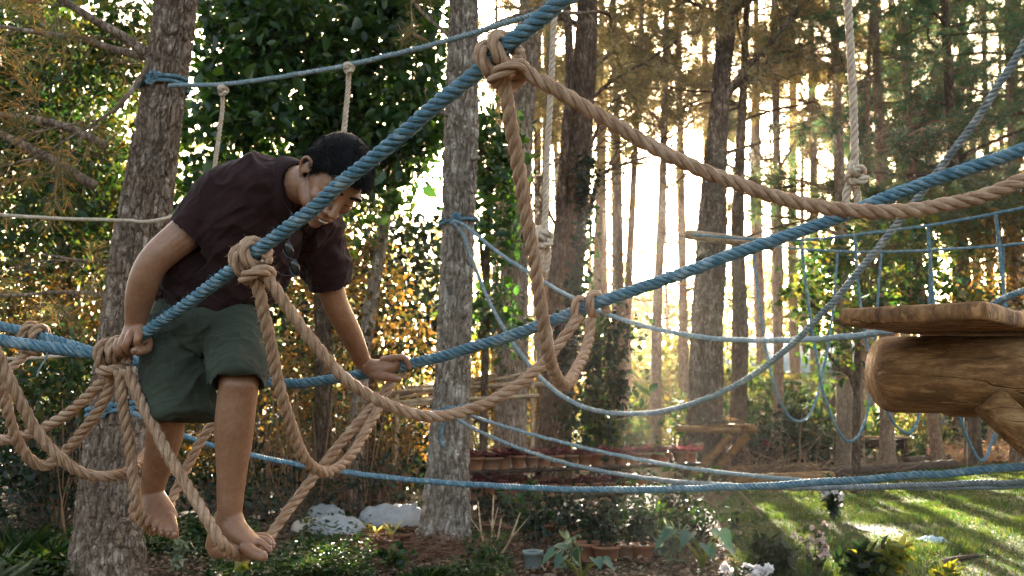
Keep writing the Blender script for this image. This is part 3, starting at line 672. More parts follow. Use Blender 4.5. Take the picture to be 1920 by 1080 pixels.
# ---- pines in the middle distance ----
pine('slim dark pine rising just past the middle pine behind the hanging loop', [(955, 905, .24), (962, 640, .215), (968, 420, .205), (980, 180, .195), (1000, -20, .18), (1020, -260, .15)], 14.8, 'bark1', 70, .02, 'ndl_beige', 5, (5.5, 8.5), (1.0, 1.8), 5, 10, .18, .006, dead=3, seed=6, ring=.025)
pine('dark double stemmed pine wrapped in ivy in front of the sun', [(1036, 895, .30), (1052, 640, .27), (1066, 470, .29), (1082, 330, .225), (1096, 130, .2), (1102, -40, .18), (1106, -300, .14)], 17.0, 'bark5', 70, .022, 'ndl_beige', 6, (7.0, 10.5), (1.2, 2.4), 6, 12, .2, .006, limbs=[
   ([(1066, 500, -.1), (1052, 420, -.2), (1058, 300, -.2), (1066, 150, -.2), (1062, -30, -.2)], .11, .07, 3, False),
   ([(1085, 440, -.1), (1110, 380, -.1), (1125, 330, 0), (1180, 305, 0), (1260, 280, .2)], .06, .012, 9, False),
   ([(1080, 420, -.1), (1102, 350, -.2), (1112, 260, -.2), (1150, 190, 0)], .05, .012, 6, False),
   ([(1050, 440, 0), (1020, 380, 0), (1000, 340, 0), (985, 250, .1)], .035, .008, 8, False),
   ([(1095, 200, 0), (1150, 150, .2), (1230, 105, .3), (1290, 60, .3)], .04, .01, 7, True)], seed=7, ring=.03)
P4 = bpy.data.objects[-1] if False else None
ivy = MB(); RNG = np.random.default_rng(71)
n = 900; tt = RNG.uniform(0, 1, n); yy = 300 + tt * 420; xx = np.interp(yy, [300, 470, 720], [1096, 1090, 1062]) + RNG.normal(size=n) * 9
ivyP = np.array([WY(x, y, 17.0) for x, y in zip(xx, yy)]) + np.c_[RNG.normal(size=n) * .05, -.24 - abs(RNG.normal(size=n)) * .10, RNG.normal(size=n) * .1]
rt = [o for o in bpy.data.objects if o.get('label', '').startswith('dark double stemmed')][0]
V, F = leaves(ivyP, rdir(n, -.4), rdir(n) + np.array([0, -1.5, 0]), RNG.uniform(.06, .13, n), .07); ivy.add(V, F); ivy.build('ivy', M['lf_under'], rt)

mids = [  # label, [(px,py,w px)...], Y, bark, ndl, nb, seed
 ('thin pale pine with its stem lit through beside the double stemmed pine', [(1158, 872, 22), (1162, 600, 18), (1158, 300, 14), (1150, 0, 10)], 21, 'bark4', 'ndl_beige', 5, 21),
 ('thin slightly bowed pine second past the double stemmed pine', [(1182, 866, 16), (1176, 620, 15), (1190, 300, 12), (1205, 0, 9)], 23, 'bark4', 'ndl_beige', 5, 22),
 ('upright pine standing in the brightest gap of the wood', [(1228, 868, 22), (1232, 600, 19), (1243, 330, 15), (1250, 0, 11)], 22.5, 'bark4', 'ndl_beige', 6, 23),
 ('narrow pine between the brightest gap and the forked pine', [(1283, 862, 19), (1281, 600, 17), (1276, 300, 14), (1272, 0, 10)], 24, 'bark4', 'ndl_beige', 6, 24),
 ('dark second stem standing close against the forked pine', [(1378, 880, 34), (1388, 640, 30), (1383, 420, 24), (1392, 200, 16), (1402, -20, 12)], 19.3, 'bark3', 'ndl_mix', 5, 25),
 ('slender brown pine behind the two bridge loops', [(1459, 872, 22), (1460, 600, 18), (1458, 380, 16), (1452, 0, 12)], 21.5, 'bark4', 'ndl_mix', 7, 26),
 ('pale smooth trunk under the green leafy young tree', [(1588, 878, 34), (1584, 700, 32), (1578, 500, 26), (1570, 200, 18), (1560, -60, 14)], 20.5, 'bark4', 'ndl_green', 9, 27),
 ('thin stem right against the pale smooth trunk', [(1612, 878, 18), (1613, 650, 16), (1622, 400, 12), (1630, 100, 8)], 21, 'bark4', 'ndl_green', 6, 28),
 ('pine trunk standing just below the end of the log', [(1664, 874, 26), (1660, 650, 23), (1650, 300, 18), (1640, 0, 13)], 21.5, 'bark4', 'ndl_green', 10, 29),
 ('leaning pine whose foot shows under the middle of the log', [(1760, 870, 22), (1742, 720, 20), (1715, 400, 16), (1690, 0, 11)], 22, 'bark4', 'ndl_green', 10, 30),
 ('dark pine behind the platform board with rust coloured leaves about it', [(1826, 868, 30), (1815, 600, 27), (1800, 430, 23), (1782, 200, 19), (1770, -60, 15)], 20.8, 'bark3', 'ndl_green', 12, 31),
 ('thin pine in front of the blue sheet', [(1862, 864, 18), (1858, 600, 15), (1850, 300, 12), (1845, 0, 9)], 23.5, 'bark4', 'ndl_green', 8, 32),
 ('brown pine at the far edge below the slanting timber', [(1908, 868, 24), (1904, 600, 20), (1898, 300, 16), (1890, 0, 12)], 21.2, 'bark4', 'ndl_green', 11, 33),
 ('pine past the far edge with long green boughs reaching in', [(2010, 880, 34), (2000, 500, 28), (1990, 100, 22), (1980, -100, 18)], 18.5, 'bark3', 'ndl_green', 14, 34),
 ('bushy pine behind the hanging cream rope eye', [(1530, 855, 20), (1528, 600, 18), (1525, 300, 15), (1520, 0, 11)], 27, 'bark4', 'ndl_mix', 13, 35),
 ('hazy green pine above the rope bridge', [(1700, 850, 22), (1698, 600, 19), (1702, 300, 16), (1705, 0, 12)], 28, 'bark4', 'ndl_green', 16, 36),
 ('hazy dry needled pine above the long curving tan rope', [(1120, 848, 20), (1118, 600, 18), (1125, 300, 15), (1128, 0, 11)], 28, 'bark4', 'ndl_beige', 11, 37),
 ('sparse dry pine high over the sunlit gap', [(1330, 846, 18), (1328, 600, 16), (1326, 300, 14), (1320, -20, 10)], 30, 'bark4', 'ndl_beige', 12, 38),
 ('greenish pine filling the gap behind the fork of the big pine', [(1430, 848, 18), (1426, 600, 16), (1420, 300, 14), (1418, -20, 10)], 29, 'bark4', 'ndl_mix', 13, 39),
 ('thin trunk half hidden beyond the slim dark pine', [(1010, 860, 16), (1016, 600, 15), (1022, 300, 12), (1030, 0, 9)], 24, 'bark4', 'ndl_beige', 6, 40),
 ('pine with drooping green boughs behind the climbing dark line', [(1790, 852, 22), (1795, 500, 18), (1800, 200, 15), (1810, -60, 12)], 26, 'bark4', 'ndl_green', 16, 41),
 ('distant green pine over the slanting timber', [(1890, 852, 20), (1895, 500, 17), (1900, 200, 14), (1905, -60, 11)], 27, 'bark4', 'ndl_green', 15, 42),
]
for (lb_, pts, Y, bk, nd, nb, sd) in mids:
    q = [(p[0], p[1], p[2] / 2 / FPX * Y) for p in pts]
    top = WY(q[-1][0], q[-1][1], Y); q.append((q[-1][0] + 5, q[-1][1] - 130, q[-1][2] * .7))
    zlo = {'ndl_beige': 7.2, 'ndl_mix': 6.5, 'ndl_green': 5.2}[nd] * Y / 23
    pine(lb_, q, Y, bk, 14, 0, nd, int(nb * (1.8 if nd == 'ndl_beige' else 1.15)), (zlo, 11.2 * Y / 23), (1.2 * Y / 23, 3.0 * Y / 23), 7, 14 if nd == 'ndl_beige' else 18, .27 * Y / 23, .0095 * Y / 23, dead=0 if nd == 'ndl_green' else 2, seed=sd, ring=.3, shade_canopy=4, cz=(12.5, 17), low=9)
# ---- far pines: two kinds, copied ----
RNG = np.random.default_rng(99); protos = []
for kk in range(3):
    root = thing('far_pine', 'slender pine trunk far back in the sun bleached wood', 'tree', (0, 0, 0), 'far pines in the sun bleached wood')
    b = MB(); h = 17; P = np.array([[0, 0, -.3, .16], [.1 * kk, 0, 5, .14], [.15, .1, 11, .10], [.2 - .2 * kk, 0, h, .05]])
    c, r = trunk_bm(b, P, 0, 8, .6, 0, 1.2, kk, world=True); tips, dirs = [], []
    for q in range(14):
        z = RNG.uniform(10, 16.5); i = int(np.argmin(abs(c[:, 2] - z))); a = RNG.uniform(0, 6.28); L = RNG.uniform(1.2, 2.8); d = np.array([math.cos(a), math.sin(a), .25])
        Q = limb(b, [c[i], c[i] + d * L * .5, c[i] + d * L + np.array([0, 0, -.2])], .035, .012, 4, .2); t, dd = twigs(b, Q, 6, .8, .01); tips += t; dirs += dd
    b.build('trunk', M['bark4'], root); m = MB(); m.add(*needles(np.array(tips), np.array(dirs), 12, .36, .016)); m.build('crown', M[['ndl_beige', 'ndl_mix', 'ndl_beige'][kk]], root, smooth=False)
    protos.append(root)
spots = []
for k in range(46):
    Yf = RNG.uniform(31, 62); px = RNG.uniform(820, 2000)
    if (1170 < px < 1235 and Yf > 36) or (1090 < px < 1420 and Yf > 40 and k % 3): continue
    spots.append((px, Yf))
for i, (px, Yf) in enumerate(spots):
    o = protos[i] if i < 3 else copy_tree(protos[i % 3])
    p = WY(px, 740, Yf); o.location = (p[0], p[1], 0); o.rotation_euler = (0, 0, RNG.uniform(0, 6.28)); s = RNG.uniform(.8, 1.15); o.scale = (s, s, s)

# ---- broadleaf trees behind the man and to the sides ----
leafy('broadleaf_tree', 'dense dark glossy leaved tree filling the space above the bent back', 'tree', [
  (470, 70, 110, 100, 11.6, 13.4), (590, 50, 150, 100, 11.6, 13.6), (745, 70, 110, 110, 11.8, 13.8), (560, 190, 160, 110, 11.6, 13.6), (700, 235, 120, 120, 11.8, 13.8), (425, 230, 80, 110, 11.8, 13.6),
  (640, 330, 130, 90, 12, 13.8), (765, 270, 50, 60, 12, 13.8), (420, 20, 90, 60, 12, 14), (395, 330, 50, 70, 12, 13.6), (370, 420, 40, 60, 12.2, 13.6), (660, -60, 220, 70, 12, 14), (800, 190, 50, 90, 11.8, 13)], 165, .15, .085, 'lf_dark',
  [(600, 960, .13), (606, 700, .11), (600, 450, .09), (590, 200, .07), (585, 20, .05)], 12.7, .3, 'leafy trees behind the climbing net', 51)
leafy('broadleaf_tree', 'dark leaved young tree just past the middle pine', 'tree', [
  (925, 300, 40, 60, 12.2, 13.2), (915, 400, 55, 70, 12, 13.4), (940, 330, 35, 40, 12.4, 13.4), (915, 580, 50, 70, 12.2, 13.4), (905, 240, 40, 40, 12.2, 13), (945, 460, 30, 40, 12.4, 13.4)], 150, .13, .075, 'lf_dark',
  [(905, 930, .06), (910, 640, .05), (915, 400, .035), (918, 270, .02)], 12.8, .25, 'leafy trees behind the climbing net', 52)
leafy('broadleaf_tree', 'loose tree with mixed green leaves and sky showing through beside the leaning pine', 'tree', [
  (40, 60, 110, 90, 13, 15.5), (170, 130, 100, 90, 12.6, 15), (70, 290, 130, 90, 13, 15.5), (200, 330, 80, 110, 12.6, 14.5), (130, 440, 150, 60, 12.6, 14.8), (240, 60, 60, 90, 13, 15), (-60, 180, 90, 150, 13, 15.5), (60, 180, 100, 60, 13.5, 15.5), (60, 160, 170, 170, 16, 17.5), (180, 380, 120, 120, 15.5, 16.8)], 215, .115, .07, 'lf_mid',
  [(120, 980, .12), (130, 700, .1), (120, 400, .08), (130, 100, .05)], 14.0, .34, 'leafy trees behind the climbing net', 53)
leafy('broadleaf_tree', 'sparse backlit tree with small leaves between the man and the middle pine', 'tree', [
  (690, 460, 50, 50, 12.6, 14.4), (690, 560, 90, 60, 12.6, 14.4), (755, 640, 55, 60, 12.4, 14), (640, 640, 90, 60, 12.4, 14), (580, 540, 60, 70, 12.6, 14)], 120, .085, .055, 'lf_gold',
  [(690, 960, .08), (700, 700, .06), (705, 520, .04), (715, 440, .02)], 13.4, .26, 'leafy trees behind the climbing net', 54)
leafy('broadleaf_tree', 'bright backlit young leafy tree behind the far rope bridge', 'tree', [
  (1560, 490, 60, 40, 14, 16), (1640, 470, 80, 45, 14, 16), (1740, 510, 80, 60, 14, 16), (1620, 560, 110, 50, 14, 16), (1500, 545, 30, 30, 14.4, 15.4), (1800, 570, 50, 40, 14, 16), (1540, 640, 50, 30, 14, 15), (1580, 680, 30, 30, 14.4, 15.4), (1700, 450, 50, 30, 14.4, 15.6)], 120, .12, .07, 'lf_mid',
  [(1605, 900, .07), (1606, 760, .06), (1612, 600, .045), (1640, 480, .025)], 15.0, .26, 'leafy trees behind the climbing net', 55)
leafy('broadleaf_tree', 'rust coloured leafy tree at the far edge behind the platform', 'tree', [
  (1860, 440, 60, 70, 17, 19), (1920, 490, 60, 80, 17, 19), (1880, 560, 70, 50, 17, 19), (1960, 380, 60, 80, 17, 19)], 90, .11, .07, 'lf_gold',
  [(1950, 880, .09), (1945, 650, .07), (1930, 450, .04)], 18, .3, 'leafy trees behind the climbing net', 56)

def shrub(name, label, ells, dens, L, Wd, mat, seed, group, cl=.28, cat='shrub'):
    global RNG
    RNG = np.random.default_rng(seed * 13 + 1)
    C = np.array([W(e[0], e[1], (e[4] + e[5]) / 2) for e in ells]); base = np.array([C[:, 0].mean(), C[:, 1].mean(), 0])
    root = thing(name, label, cat, base, group); b = MB()
    for q in C:
        for _ in range(4):
            s = base + np.r_[RNG.normal(size=2) * .12, 0]; P = limb(b, [s, (s + q) / 2 + RNG.normal(size=3) * .12, q + RNG.normal(size=3) * .2], .018, .006, 4, .15); twigs(b, P, 3, .4, .005)
    b.build('stems', M['twig'], root); m = MB(); m.add(*crown_cloud(ells, dens, L, Wd, cl)); m.build('foliage', M[mat], root); return root
GS = 'shrubs along the edge of the wood'
shrub('shrub', 'golden backlit shrub under the thin pale line', [(60, 560, 130, 60, 11.5, 13), (160, 600, 90, 70, 11.5, 13), (30, 640, 90, 60, 11.5, 13)], 170, .075, .05, 'lf_gold', 61, GS)
shrub('shrub', 'yellow green shrub seen through the tan ropes', [(90, 700, 110, 60, 10.8, 12.2), (180, 690, 60, 70, 10.8, 12), (20, 740, 80, 50, 10.8, 12.2), (160, 760, 80, 40, 10.8, 12)], 170, .085, .055, 'lf_mid', 62, GS)
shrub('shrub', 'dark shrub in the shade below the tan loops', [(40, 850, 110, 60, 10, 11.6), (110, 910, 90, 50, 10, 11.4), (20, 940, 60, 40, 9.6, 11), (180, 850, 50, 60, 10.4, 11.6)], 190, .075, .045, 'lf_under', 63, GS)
shrub('shrub', 'golden shrub glowing between the bare legs', [(360, 740, 60, 60, 12, 13.4), (380, 830, 60, 60, 12, 13.4), (540, 690, 60, 70, 12, 13.4), (520, 800, 60, 60, 12, 13.4), (430, 860, 60, 40, 12, 13.4)], 170, .07, .045, 'lf_gold', 64, GS)
shrub('shrub', 'orange leaved shrub behind the far hand', [(620, 730, 70, 60, 12.2, 13.8), (700, 800, 80, 60, 12.2, 13.8), (770, 830, 40, 60, 12.2, 13.6), (610, 820, 60, 50, 12.2, 13.6), (780, 740, 40, 60, 12.4, 13.6)], 120, .07, .045, 'lf_gold', 65, GS)
shrub('shrub', 'dark low shrub behind the white sacks', [(330, 935, 80, 40, 10.8, 12), (480, 930, 90, 45, 10.8, 12.2), (600, 925, 70, 35, 11, 12.2), (740, 900, 60, 50, 11.4, 12.4)], 190, .07, .04, 'lf_under', 66, GS)
shrub('shrub', 'leafy climber mass on the foot of the ivy wrapped pine', [(1110, 660, 40, 60, 15.6, 16.6), (1130, 740, 50, 60, 15.4, 16.6), (1100, 800, 45, 40, 15.2, 16.4), (1150, 620, 25, 30, 15.8, 16.6)], 150, .13, .085, 'lf_under', 67, GS)
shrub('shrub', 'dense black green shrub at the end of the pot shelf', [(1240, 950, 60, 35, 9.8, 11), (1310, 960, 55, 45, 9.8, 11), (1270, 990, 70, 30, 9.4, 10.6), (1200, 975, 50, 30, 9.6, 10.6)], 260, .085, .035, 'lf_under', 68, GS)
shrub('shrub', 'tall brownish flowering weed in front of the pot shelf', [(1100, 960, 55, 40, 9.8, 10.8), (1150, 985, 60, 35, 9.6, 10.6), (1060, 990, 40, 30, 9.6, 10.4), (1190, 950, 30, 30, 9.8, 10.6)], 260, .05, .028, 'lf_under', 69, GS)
for i, (x, y, rx, ry, d, m, l_) in enumerate([
  (1000, 720, 60, 60, 24, 'lf_gold', 'pale gold shrub glimpsed behind the slim dark pine'), (1200, 740, 60, 50, 26, 'lf_far', 'hazy low shrub below the brightest gap'),
  (1250, 690, 60, 60, 30, 'lf_far', 'hazy olive shrub right of the brightest gap stem'), (1430, 730, 60, 60, 23, 'lf_mid', 'feathery yellow green shrub behind the small plank seat'),
  (1510, 760, 60, 50, 22, 'lf_mid', 'bright shrub behind the deepest bridge loop'), (1430, 800, 60, 40, 20.5, 'lf_under', 'dark green shrub behind the purple leaved bed'),
  (1540, 815, 50, 40, 21, 'lf_under', 'dark shrub at the foot of the pale smooth trunk'), (1650, 800, 50, 50, 24, 'lf_mid', 'shaded shrub under the log end'),
  (1720, 800, 50, 50, 25, 'lf_far', 'grey green shrub seen beneath the log'), (1780, 780, 60, 50, 26, 'lf_under', 'rounded dark shrub beside the blue sheet'),
  (1900, 800, 70, 50, 27, 'lf_far', 'hazy shrub behind the slanting timber'), (1160, 800, 50, 40, 19, 'lf_mid', 'light green shrub behind the top row of pots'),
  (900, 700, 40, 90, 20, 'lf_gold', 'gold lit shrub behind the stick rack'), (1350, 690, 70, 60, 33, 'lf_far', 'faint shrub behind the forked pine'), (1300, 780, 40, 40, 19, 'lf_mid', 'yellow green shrub beside the forked pine')]):
    k = d / 24.0
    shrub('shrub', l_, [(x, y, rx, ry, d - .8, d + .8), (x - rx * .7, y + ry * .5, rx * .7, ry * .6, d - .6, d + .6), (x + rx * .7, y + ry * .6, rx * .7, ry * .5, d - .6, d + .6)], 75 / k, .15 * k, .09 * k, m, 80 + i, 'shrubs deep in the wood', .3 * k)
# far woods: one hazy mass nobody could count
RNG = np.random.default_rng(500); b = MB(); n = 26000
Yf = RNG.uniform(58, 85, n); X = RNG.uniform(-62, 62, n); Z = RNG.uniform(0, 1, n) ** 1.1 * (7 + 5 * fbm(np.c_[X * .10, Yf * .05, np.zeros(n)], 3) + 11 * np.clip((abs(X - 8) - 9) / 22, 0, 1))
g = vnoise(np.c_[X * .35, Yf * .2, Z * .35]); keep = g > .36
P = np.c_[X, Yf, Z][keep]; n = len(P)
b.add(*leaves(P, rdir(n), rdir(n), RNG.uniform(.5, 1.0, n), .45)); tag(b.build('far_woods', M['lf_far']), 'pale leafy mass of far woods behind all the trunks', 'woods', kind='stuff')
# dim undergrowth closing the wood on the left
b = MB(); n = 30000; X = RNG.uniform(-16, -1.0, n); Yf = RNG.uniform(16.5, 21, n); hgt = 3.2 + 2.6 * fbm(np.c_[X * .5, Yf * .3, np.zeros(n)], 3) + np.clip(-X - 5, 0, 6) * .25
Z = RNG.uniform(0, 1, n) ** 1.3 * hgt; g = vnoise(np.c_[X * 1.2, Yf * .8, Z * 1.2]); keep = g > .30
P = np.c_[X, Yf, Z][keep]; n = len(P); b.add(*leaves(P, rdir(n), rdir(n, .5), RNG.uniform(.12, .22, n), .11))
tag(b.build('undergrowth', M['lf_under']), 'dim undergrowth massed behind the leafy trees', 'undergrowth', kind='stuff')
# ================= ground =================
RNG = np.random.default_rng(900)
def ground_mat():
    q = NT('forest_floor'); o = q.obj(); n1 = q.noise(o, 1.3, 4); n2 = q.noise(o, 14, 5, .7); n3 = q.noise(o, 60, 3, .7)
    c = q.ramp(n2, [(.3, (.024, .013, .008)), (.5, (.06, .034, .02)), (.7, (.13, .078, .045))])
    g = q.ramp(n2, [(.3, (.02, .03, .012)), (.6, (.05, .075, .025)), (.8, (.12, .12, .05))])
    c = q.mix(q.ramp(n1, [(.48, (0, 0, 0)), (.62, (.8,) * 3)]), c, g)
    c = q.mix(q.ramp(n3, [(.60, (0, 0, 0)), (.72, (.7,) * 3)]), c, (.26, .17, .10))
    mx = q.n('ShaderNodeMath', operation='ADD'); q.l(n2, mx.inputs[0]); q.l(n3, mx.inputs[1])
    return q.done(q.bsdf(c, .95, q.bump(mx.outputs[0], .8, .03), spec=.1))
xs = np.unique(np.r_[np.linspace(-160, -14, 16), np.linspace(-14, 14, 113), np.linspace(14, 160, 16)])
ys = np.unique(np.r_[np.linspace(-40, 3, 8), np.linspace(3, 28, 101), np.linspace(28, 260, 24)])
X, Y = np.meshgrid(xs, ys); Z = (fbm(np.stack([X * .9, Y * .9, X * 0], -1), 4) - .55) * .09
Z = np.minimum(Z, .012); V = np.stack([X, Y, Z], -1).reshape(-1, 3); nx, ny = len(xs), len(ys)
i = (np.arange(ny - 1)[:, None] * nx + np.arange(nx - 1)[None, :]).reshape(-1)
tag(link('ground', mesh_np('ground', V, [np.stack([i, i + 1, i + nx + 1, i + nx], 1)]), ground_mat()), None, None, kind='structure')
lawn = [(1352, 948), (1400, 908), (1500, 896), (1640, 888), (1790, 876), (1960, 868), (2150, 872), (2260, 960), (2300, 1150), (1700, 1150), (1380, 1110), (1362, 1020)]
LP = np.array([G(*p)[:2] for p in lawn])
def inside(P, poly):
    r = np.zeros(len(P), bool); j = len(poly) - 1
    for i in range(len(poly)):
        a, c = poly[i], poly[j]
        t = ((a[1] > P[:, 1]) != (c[1] > P[:, 1])) & (P[:, 0] < (c[0] - a[0]) * (P[:, 1] - a[1]) / (c[1] - a[1] + 1e-12) + a[0]); r ^= t; j = i
    return r
lo, hi = LP.min(0), LP.max(0)
b = MB(); cen = LP.mean(0); m = len(LP)
V = np.vstack([np.c_[LP, np.full(m, .005)], np.c_[cen + (LP - cen) * .97, np.full(m, .022)], [np.r_[cen, .024]]]); j = np.arange(m); j2 = (j + 1) % m
b.add(V, [np.stack([j, j2, m + j2, m + j], 1), np.stack([m + j, m + j2, np.full(m, 2 * m)], 1)])
M['turf'] = plain('turf_soil', (.05, .045, .018), .95, .45, 9, .6, .02)
tag(b.build('lawn', M['turf'], smooth=False), None, None, kind='structure')
n = 420000; P = np.c_[RNG.uniform(lo[0], hi[0], n), RNG.uniform(lo[1], hi[1], n)]; P = P[inside(P, LP)]
P = P[(fbm(np.c_[P * .8, np.zeros(len(P))], 3) + RNG.uniform(-.12, .25, len(P))) > .47]; 
P = P[RNG.uniform(0, 1, len(P)) < np.clip(12.0 / P[:, 1], .3, 1) ** 1.3][:190000]; n = len(P)
hh = (.022 + .085 * vnoise(np.c_[P * 2.3, np.zeros(n)]) ** 1.6) * RNG.uniform(.6, 1.3, n); base = np.c_[P, np.full(n, .02)]
d = nrm(np.c_[RNG.normal(size=(n, 2)) * .45, np.ones(n)]); a = RNG.uniform(0, 6.28, n); sd = np.c_[np.cos(a), np.sin(a), np.zeros(n)] * (.0045 * np.clip(P[:, 1:2] / 10, 1, 2))
V = np.stack([base - sd, base + sd, base + d * hh[:, None]], 1).reshape(-1, 3)
M['grass'] = leaf_mat('grass_blades', [(.010, .034, .010), (.019, .052, .014), (.042, .07, .02), (.11, .10, .036)], .45, (2.0, 1.9, .6), .5)
b = MB(); b.add(V, (np.arange(n) * 3)[:, None] + np.array([[0, 1, 2]])); tag(b.build('grass', M['grass'], smooth=False), 'short lawn grass with sun stripes across it', 'grass', kind='stuff')
# leaf litter and low green cover in front
def scatter(name, label, cat, boxes, n, L, mat, h=.02, kind='stuff', up=1.2, clump=None):
    Ps = []
    for (x0, y0, x1, y1, w) in boxes:
        k = int(n * w); px, py = RNG.uniform(x0, x1, k), RNG.uniform(y0, y1, k); Ps.append(np.array([G(a, c) for a, c in zip(px, py)]))
    P = np.vstack(Ps)
    if clump is not None: P = P[vnoise(np.c_[P[:, :2] * clump, np.zeros(len(P))]) > .42]
    k = len(P); P[:, 2] = .012 + RNG.uniform(0, 1, k) ** 1.5 * h * (.4 + 1.2 * vnoise(np.c_[P[:, :2] * 1.3, np.zeros(k)])); s = RNG.uniform(.5, 1.2, k)
    b = MB(); b.add(*leaves(P, nrm(np.c_[RNG.normal(size=(k, 2)), RNG.uniform(-.1, .5, k)]), rdir(k) * .6 + np.array([0, 0, up]), L * s, L * s * .55))
    return tag(b.build(name, M[mat]), label, cat, kind=kind)
M['litter'] = leaf_mat('fallen_leaves', [(.035, .02, .012), (.08, .045, .024), (.14, .085, .05), (.28, .19, .12), (.06, .03, .018)], .2, (1.4, 1.3, 1.0), .7)
M['cover'] = leaf_mat('ground_cover_leaves', [(0.0056, 0.0174, 0.0062), (0.0112, 0.0341, 0.0093), (0.0248, 0.0558, 0.0124), (0.0682, 0.0744, 0.0155)], .35, (2.0, 2.0, .7), .45)
M['pinkbed'] = leaf_mat('copper_bed_leaves', [(.30, .13, .08), (.42, .24, .16), (.24, .17, .07), (.45, .34, .22)], .5, (1.5, 1.4, 1.2), .5)
scatter('leaf_litter', 'brown fallen leaves strewn over the bare earth', 'leaf litter', [(-80, 985, 1400, 1110, .8), (520, 960, 900, 1080, .25), (1300, 868, 1700, 930, .3), (1400, 900, 1920, 1090, .06)], 15000, .06, 'litter', .03)
scatter('ground_cover', 'low green ground cover growing over the earth below the man', 'ground cover', [(-60, 1000, 160, 1110, .28), (240, 995, 480, 1045, .30), (230, 1055, 640, 1110, .38), (540, 1040, 700, 1110, .22), (840, 1020, 960, 1100, .18), (560, 995, 700, 1030, .06)], 16000, .06, 'cover', .16, clump=2.2)
scatter('ground_cover', 'copper and pink leaved bed along the back of the lawn', 'ground cover', [(1740, 826, 2050, 868, 1.0), (1480, 846, 1560, 862, .1)], 8500, .13, 'pinkbed', .28)
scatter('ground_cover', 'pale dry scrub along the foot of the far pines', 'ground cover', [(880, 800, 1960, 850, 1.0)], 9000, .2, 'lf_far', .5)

# ================= pots =================
M['clay'] = plain('terracotta', (.24, .10, .052), .85, .35, 14, .3, .003)
M['clay_dark'] = plain('mossy_terracotta', (.20, .10, .06), .9, .4, 14, .3, .003)
M['soil'] = plain('potting_soil', (.03, .02, .014), .95, .4, 60, .8, .01)
M['bucket'] = plain('weathered_bucket', (.17, .20, .19), .6, .25, 8, .1, .002)
M['brom'] = leaf_mat('purple_rosette', [(.06, .018, .022), (.11, .034, .036), (.20, .09, .075), (.06, .04, .025)], .35, (1.8, 1.1, 1.2), .35, .5)
M['cord'] = leaf_mat('magenta_leaves', [(.22, .03, .07), (.34, .07, .13), (.15, .03, .05), (.40, .18, .20)], .45, (1.6, 1.0, 1.2), .4)
def pot_bm(rt, rb, h, rim=.028):
    b = MB(); b.lathe([(rb * .2, 0), (rb, 0), (rb * 1.01, .006), (rb + (rt - rb) * .78, h - rim), (rt * 1.02, h - rim), (rt * 1.07, h - rim + .004), (rt * 1.08, h - .004), (rt * 1.05, h), (rt * .93, h), (rt * .9, h - .02), (rt * .2, h - .022)], sides=22); return b
def rosette(b, n, L, w, z, up=.55, c=(0, 0, 0)):
    a = RNG.uniform(0, 6.28, n); e = RNG.uniform(.15, 1.0, n) * up + .1
    D = nrm(np.c_[np.cos(a), np.sin(a), e * 1.6]); P = np.tile(np.array(c, float) + np.array([0, 0, z]), (n, 1)) + D * .01
    return b.add(*leaves(P, D, np.c_[-np.cos(a) * .5, -np.sin(a) * .5, np.ones(n)], L * RNG.uniform(.6, 1.1, n), w, .25, .35))
def potted(name, label, loc, rt, rb, h, mat, plant, group, cat='flower pot', rz=0):
    root = thing(name, label, cat, loc, group, rz)
    pot_bm(rt, rb, h).build('pot', M[mat], root, origin=(0, 0, 0))
    b = MB(); b.lathe([(.0001, h - .014), (rt * .5, h - .010), (rt * .9, h - .016)], sides=16); b.build('soil', M['soil'], root, origin=(0, 0, 0))
    if plant: plant(root, h)
    return root
def plant_rosette(mat, n=26, L=.15, w=.028, up=.8):
    def f(root, h):
        b = MB(); rosette(b, n, L, w, h - .012, up); b.build('foliage', M[mat], root, origin=(0, 0, 0))
    return f
def plant_bush(mat, n=120, L=.06, w=.03, H=.25, R=.14):
    def f(root, h):
        b = MB(); tip = []
        for k in range(7):
            a = RNG.uniform(0, 6.28); Q = np.array([[0, 0, h - .02], [math.cos(a) * R * .4, math.sin(a) * R * .4, h + H * .5], [math.cos(a) * R, math.sin(a) * R, h + H * RNG.uniform(.7, 1)]]); Q = limb(b, Q, .006, .003, 4); tip.append(Q)
        b.build('stem', M['twig'], root, origin=(0, 0, 0)); T = np.vstack(tip); T = T[T[:, 2] > h + .03]; P = T[RNG.integers(0, len(T), n)] + RNG.normal(size=(n, 3)) * R * .18
        m = MB(); m.add(*leaves(P, rdir(n, .3), rdir(n, 1), L * RNG.uniform(.6, 1.1, n), w)); m.build('foliage', M[mat], root, origin=(0, 0, 0))
    return f
ORD = ['first', 'second', 'third', 'fourth', 'fifth', 'sixth', 'seventh', 'eighth', 'ninth', 'tenth', 'eleventh', 'twelfth', 'thirteenth', 'fourteenth', 'fifteenth', 'sixteenth', 'seventeenth', 'eighteenth']
ZS, ZL = .62, .30
tops = [(892, 30), (918, 46), (944, 27), (971, 27), (997, 27), (1021, 25), (1045, 25), (1071, 26), (1096, 25), (1119, 27), (1142, 23), (1166, 23), (1190, 24), (1209, 22), (1230, 22), (1251, 23), (1275, 24), (1296, 22)]
def yrow(px, y0, y1, x0=880, x1=1290): return y0 + (y1 - y0) * (px - x0) / (x1 - x0)
prot = {}
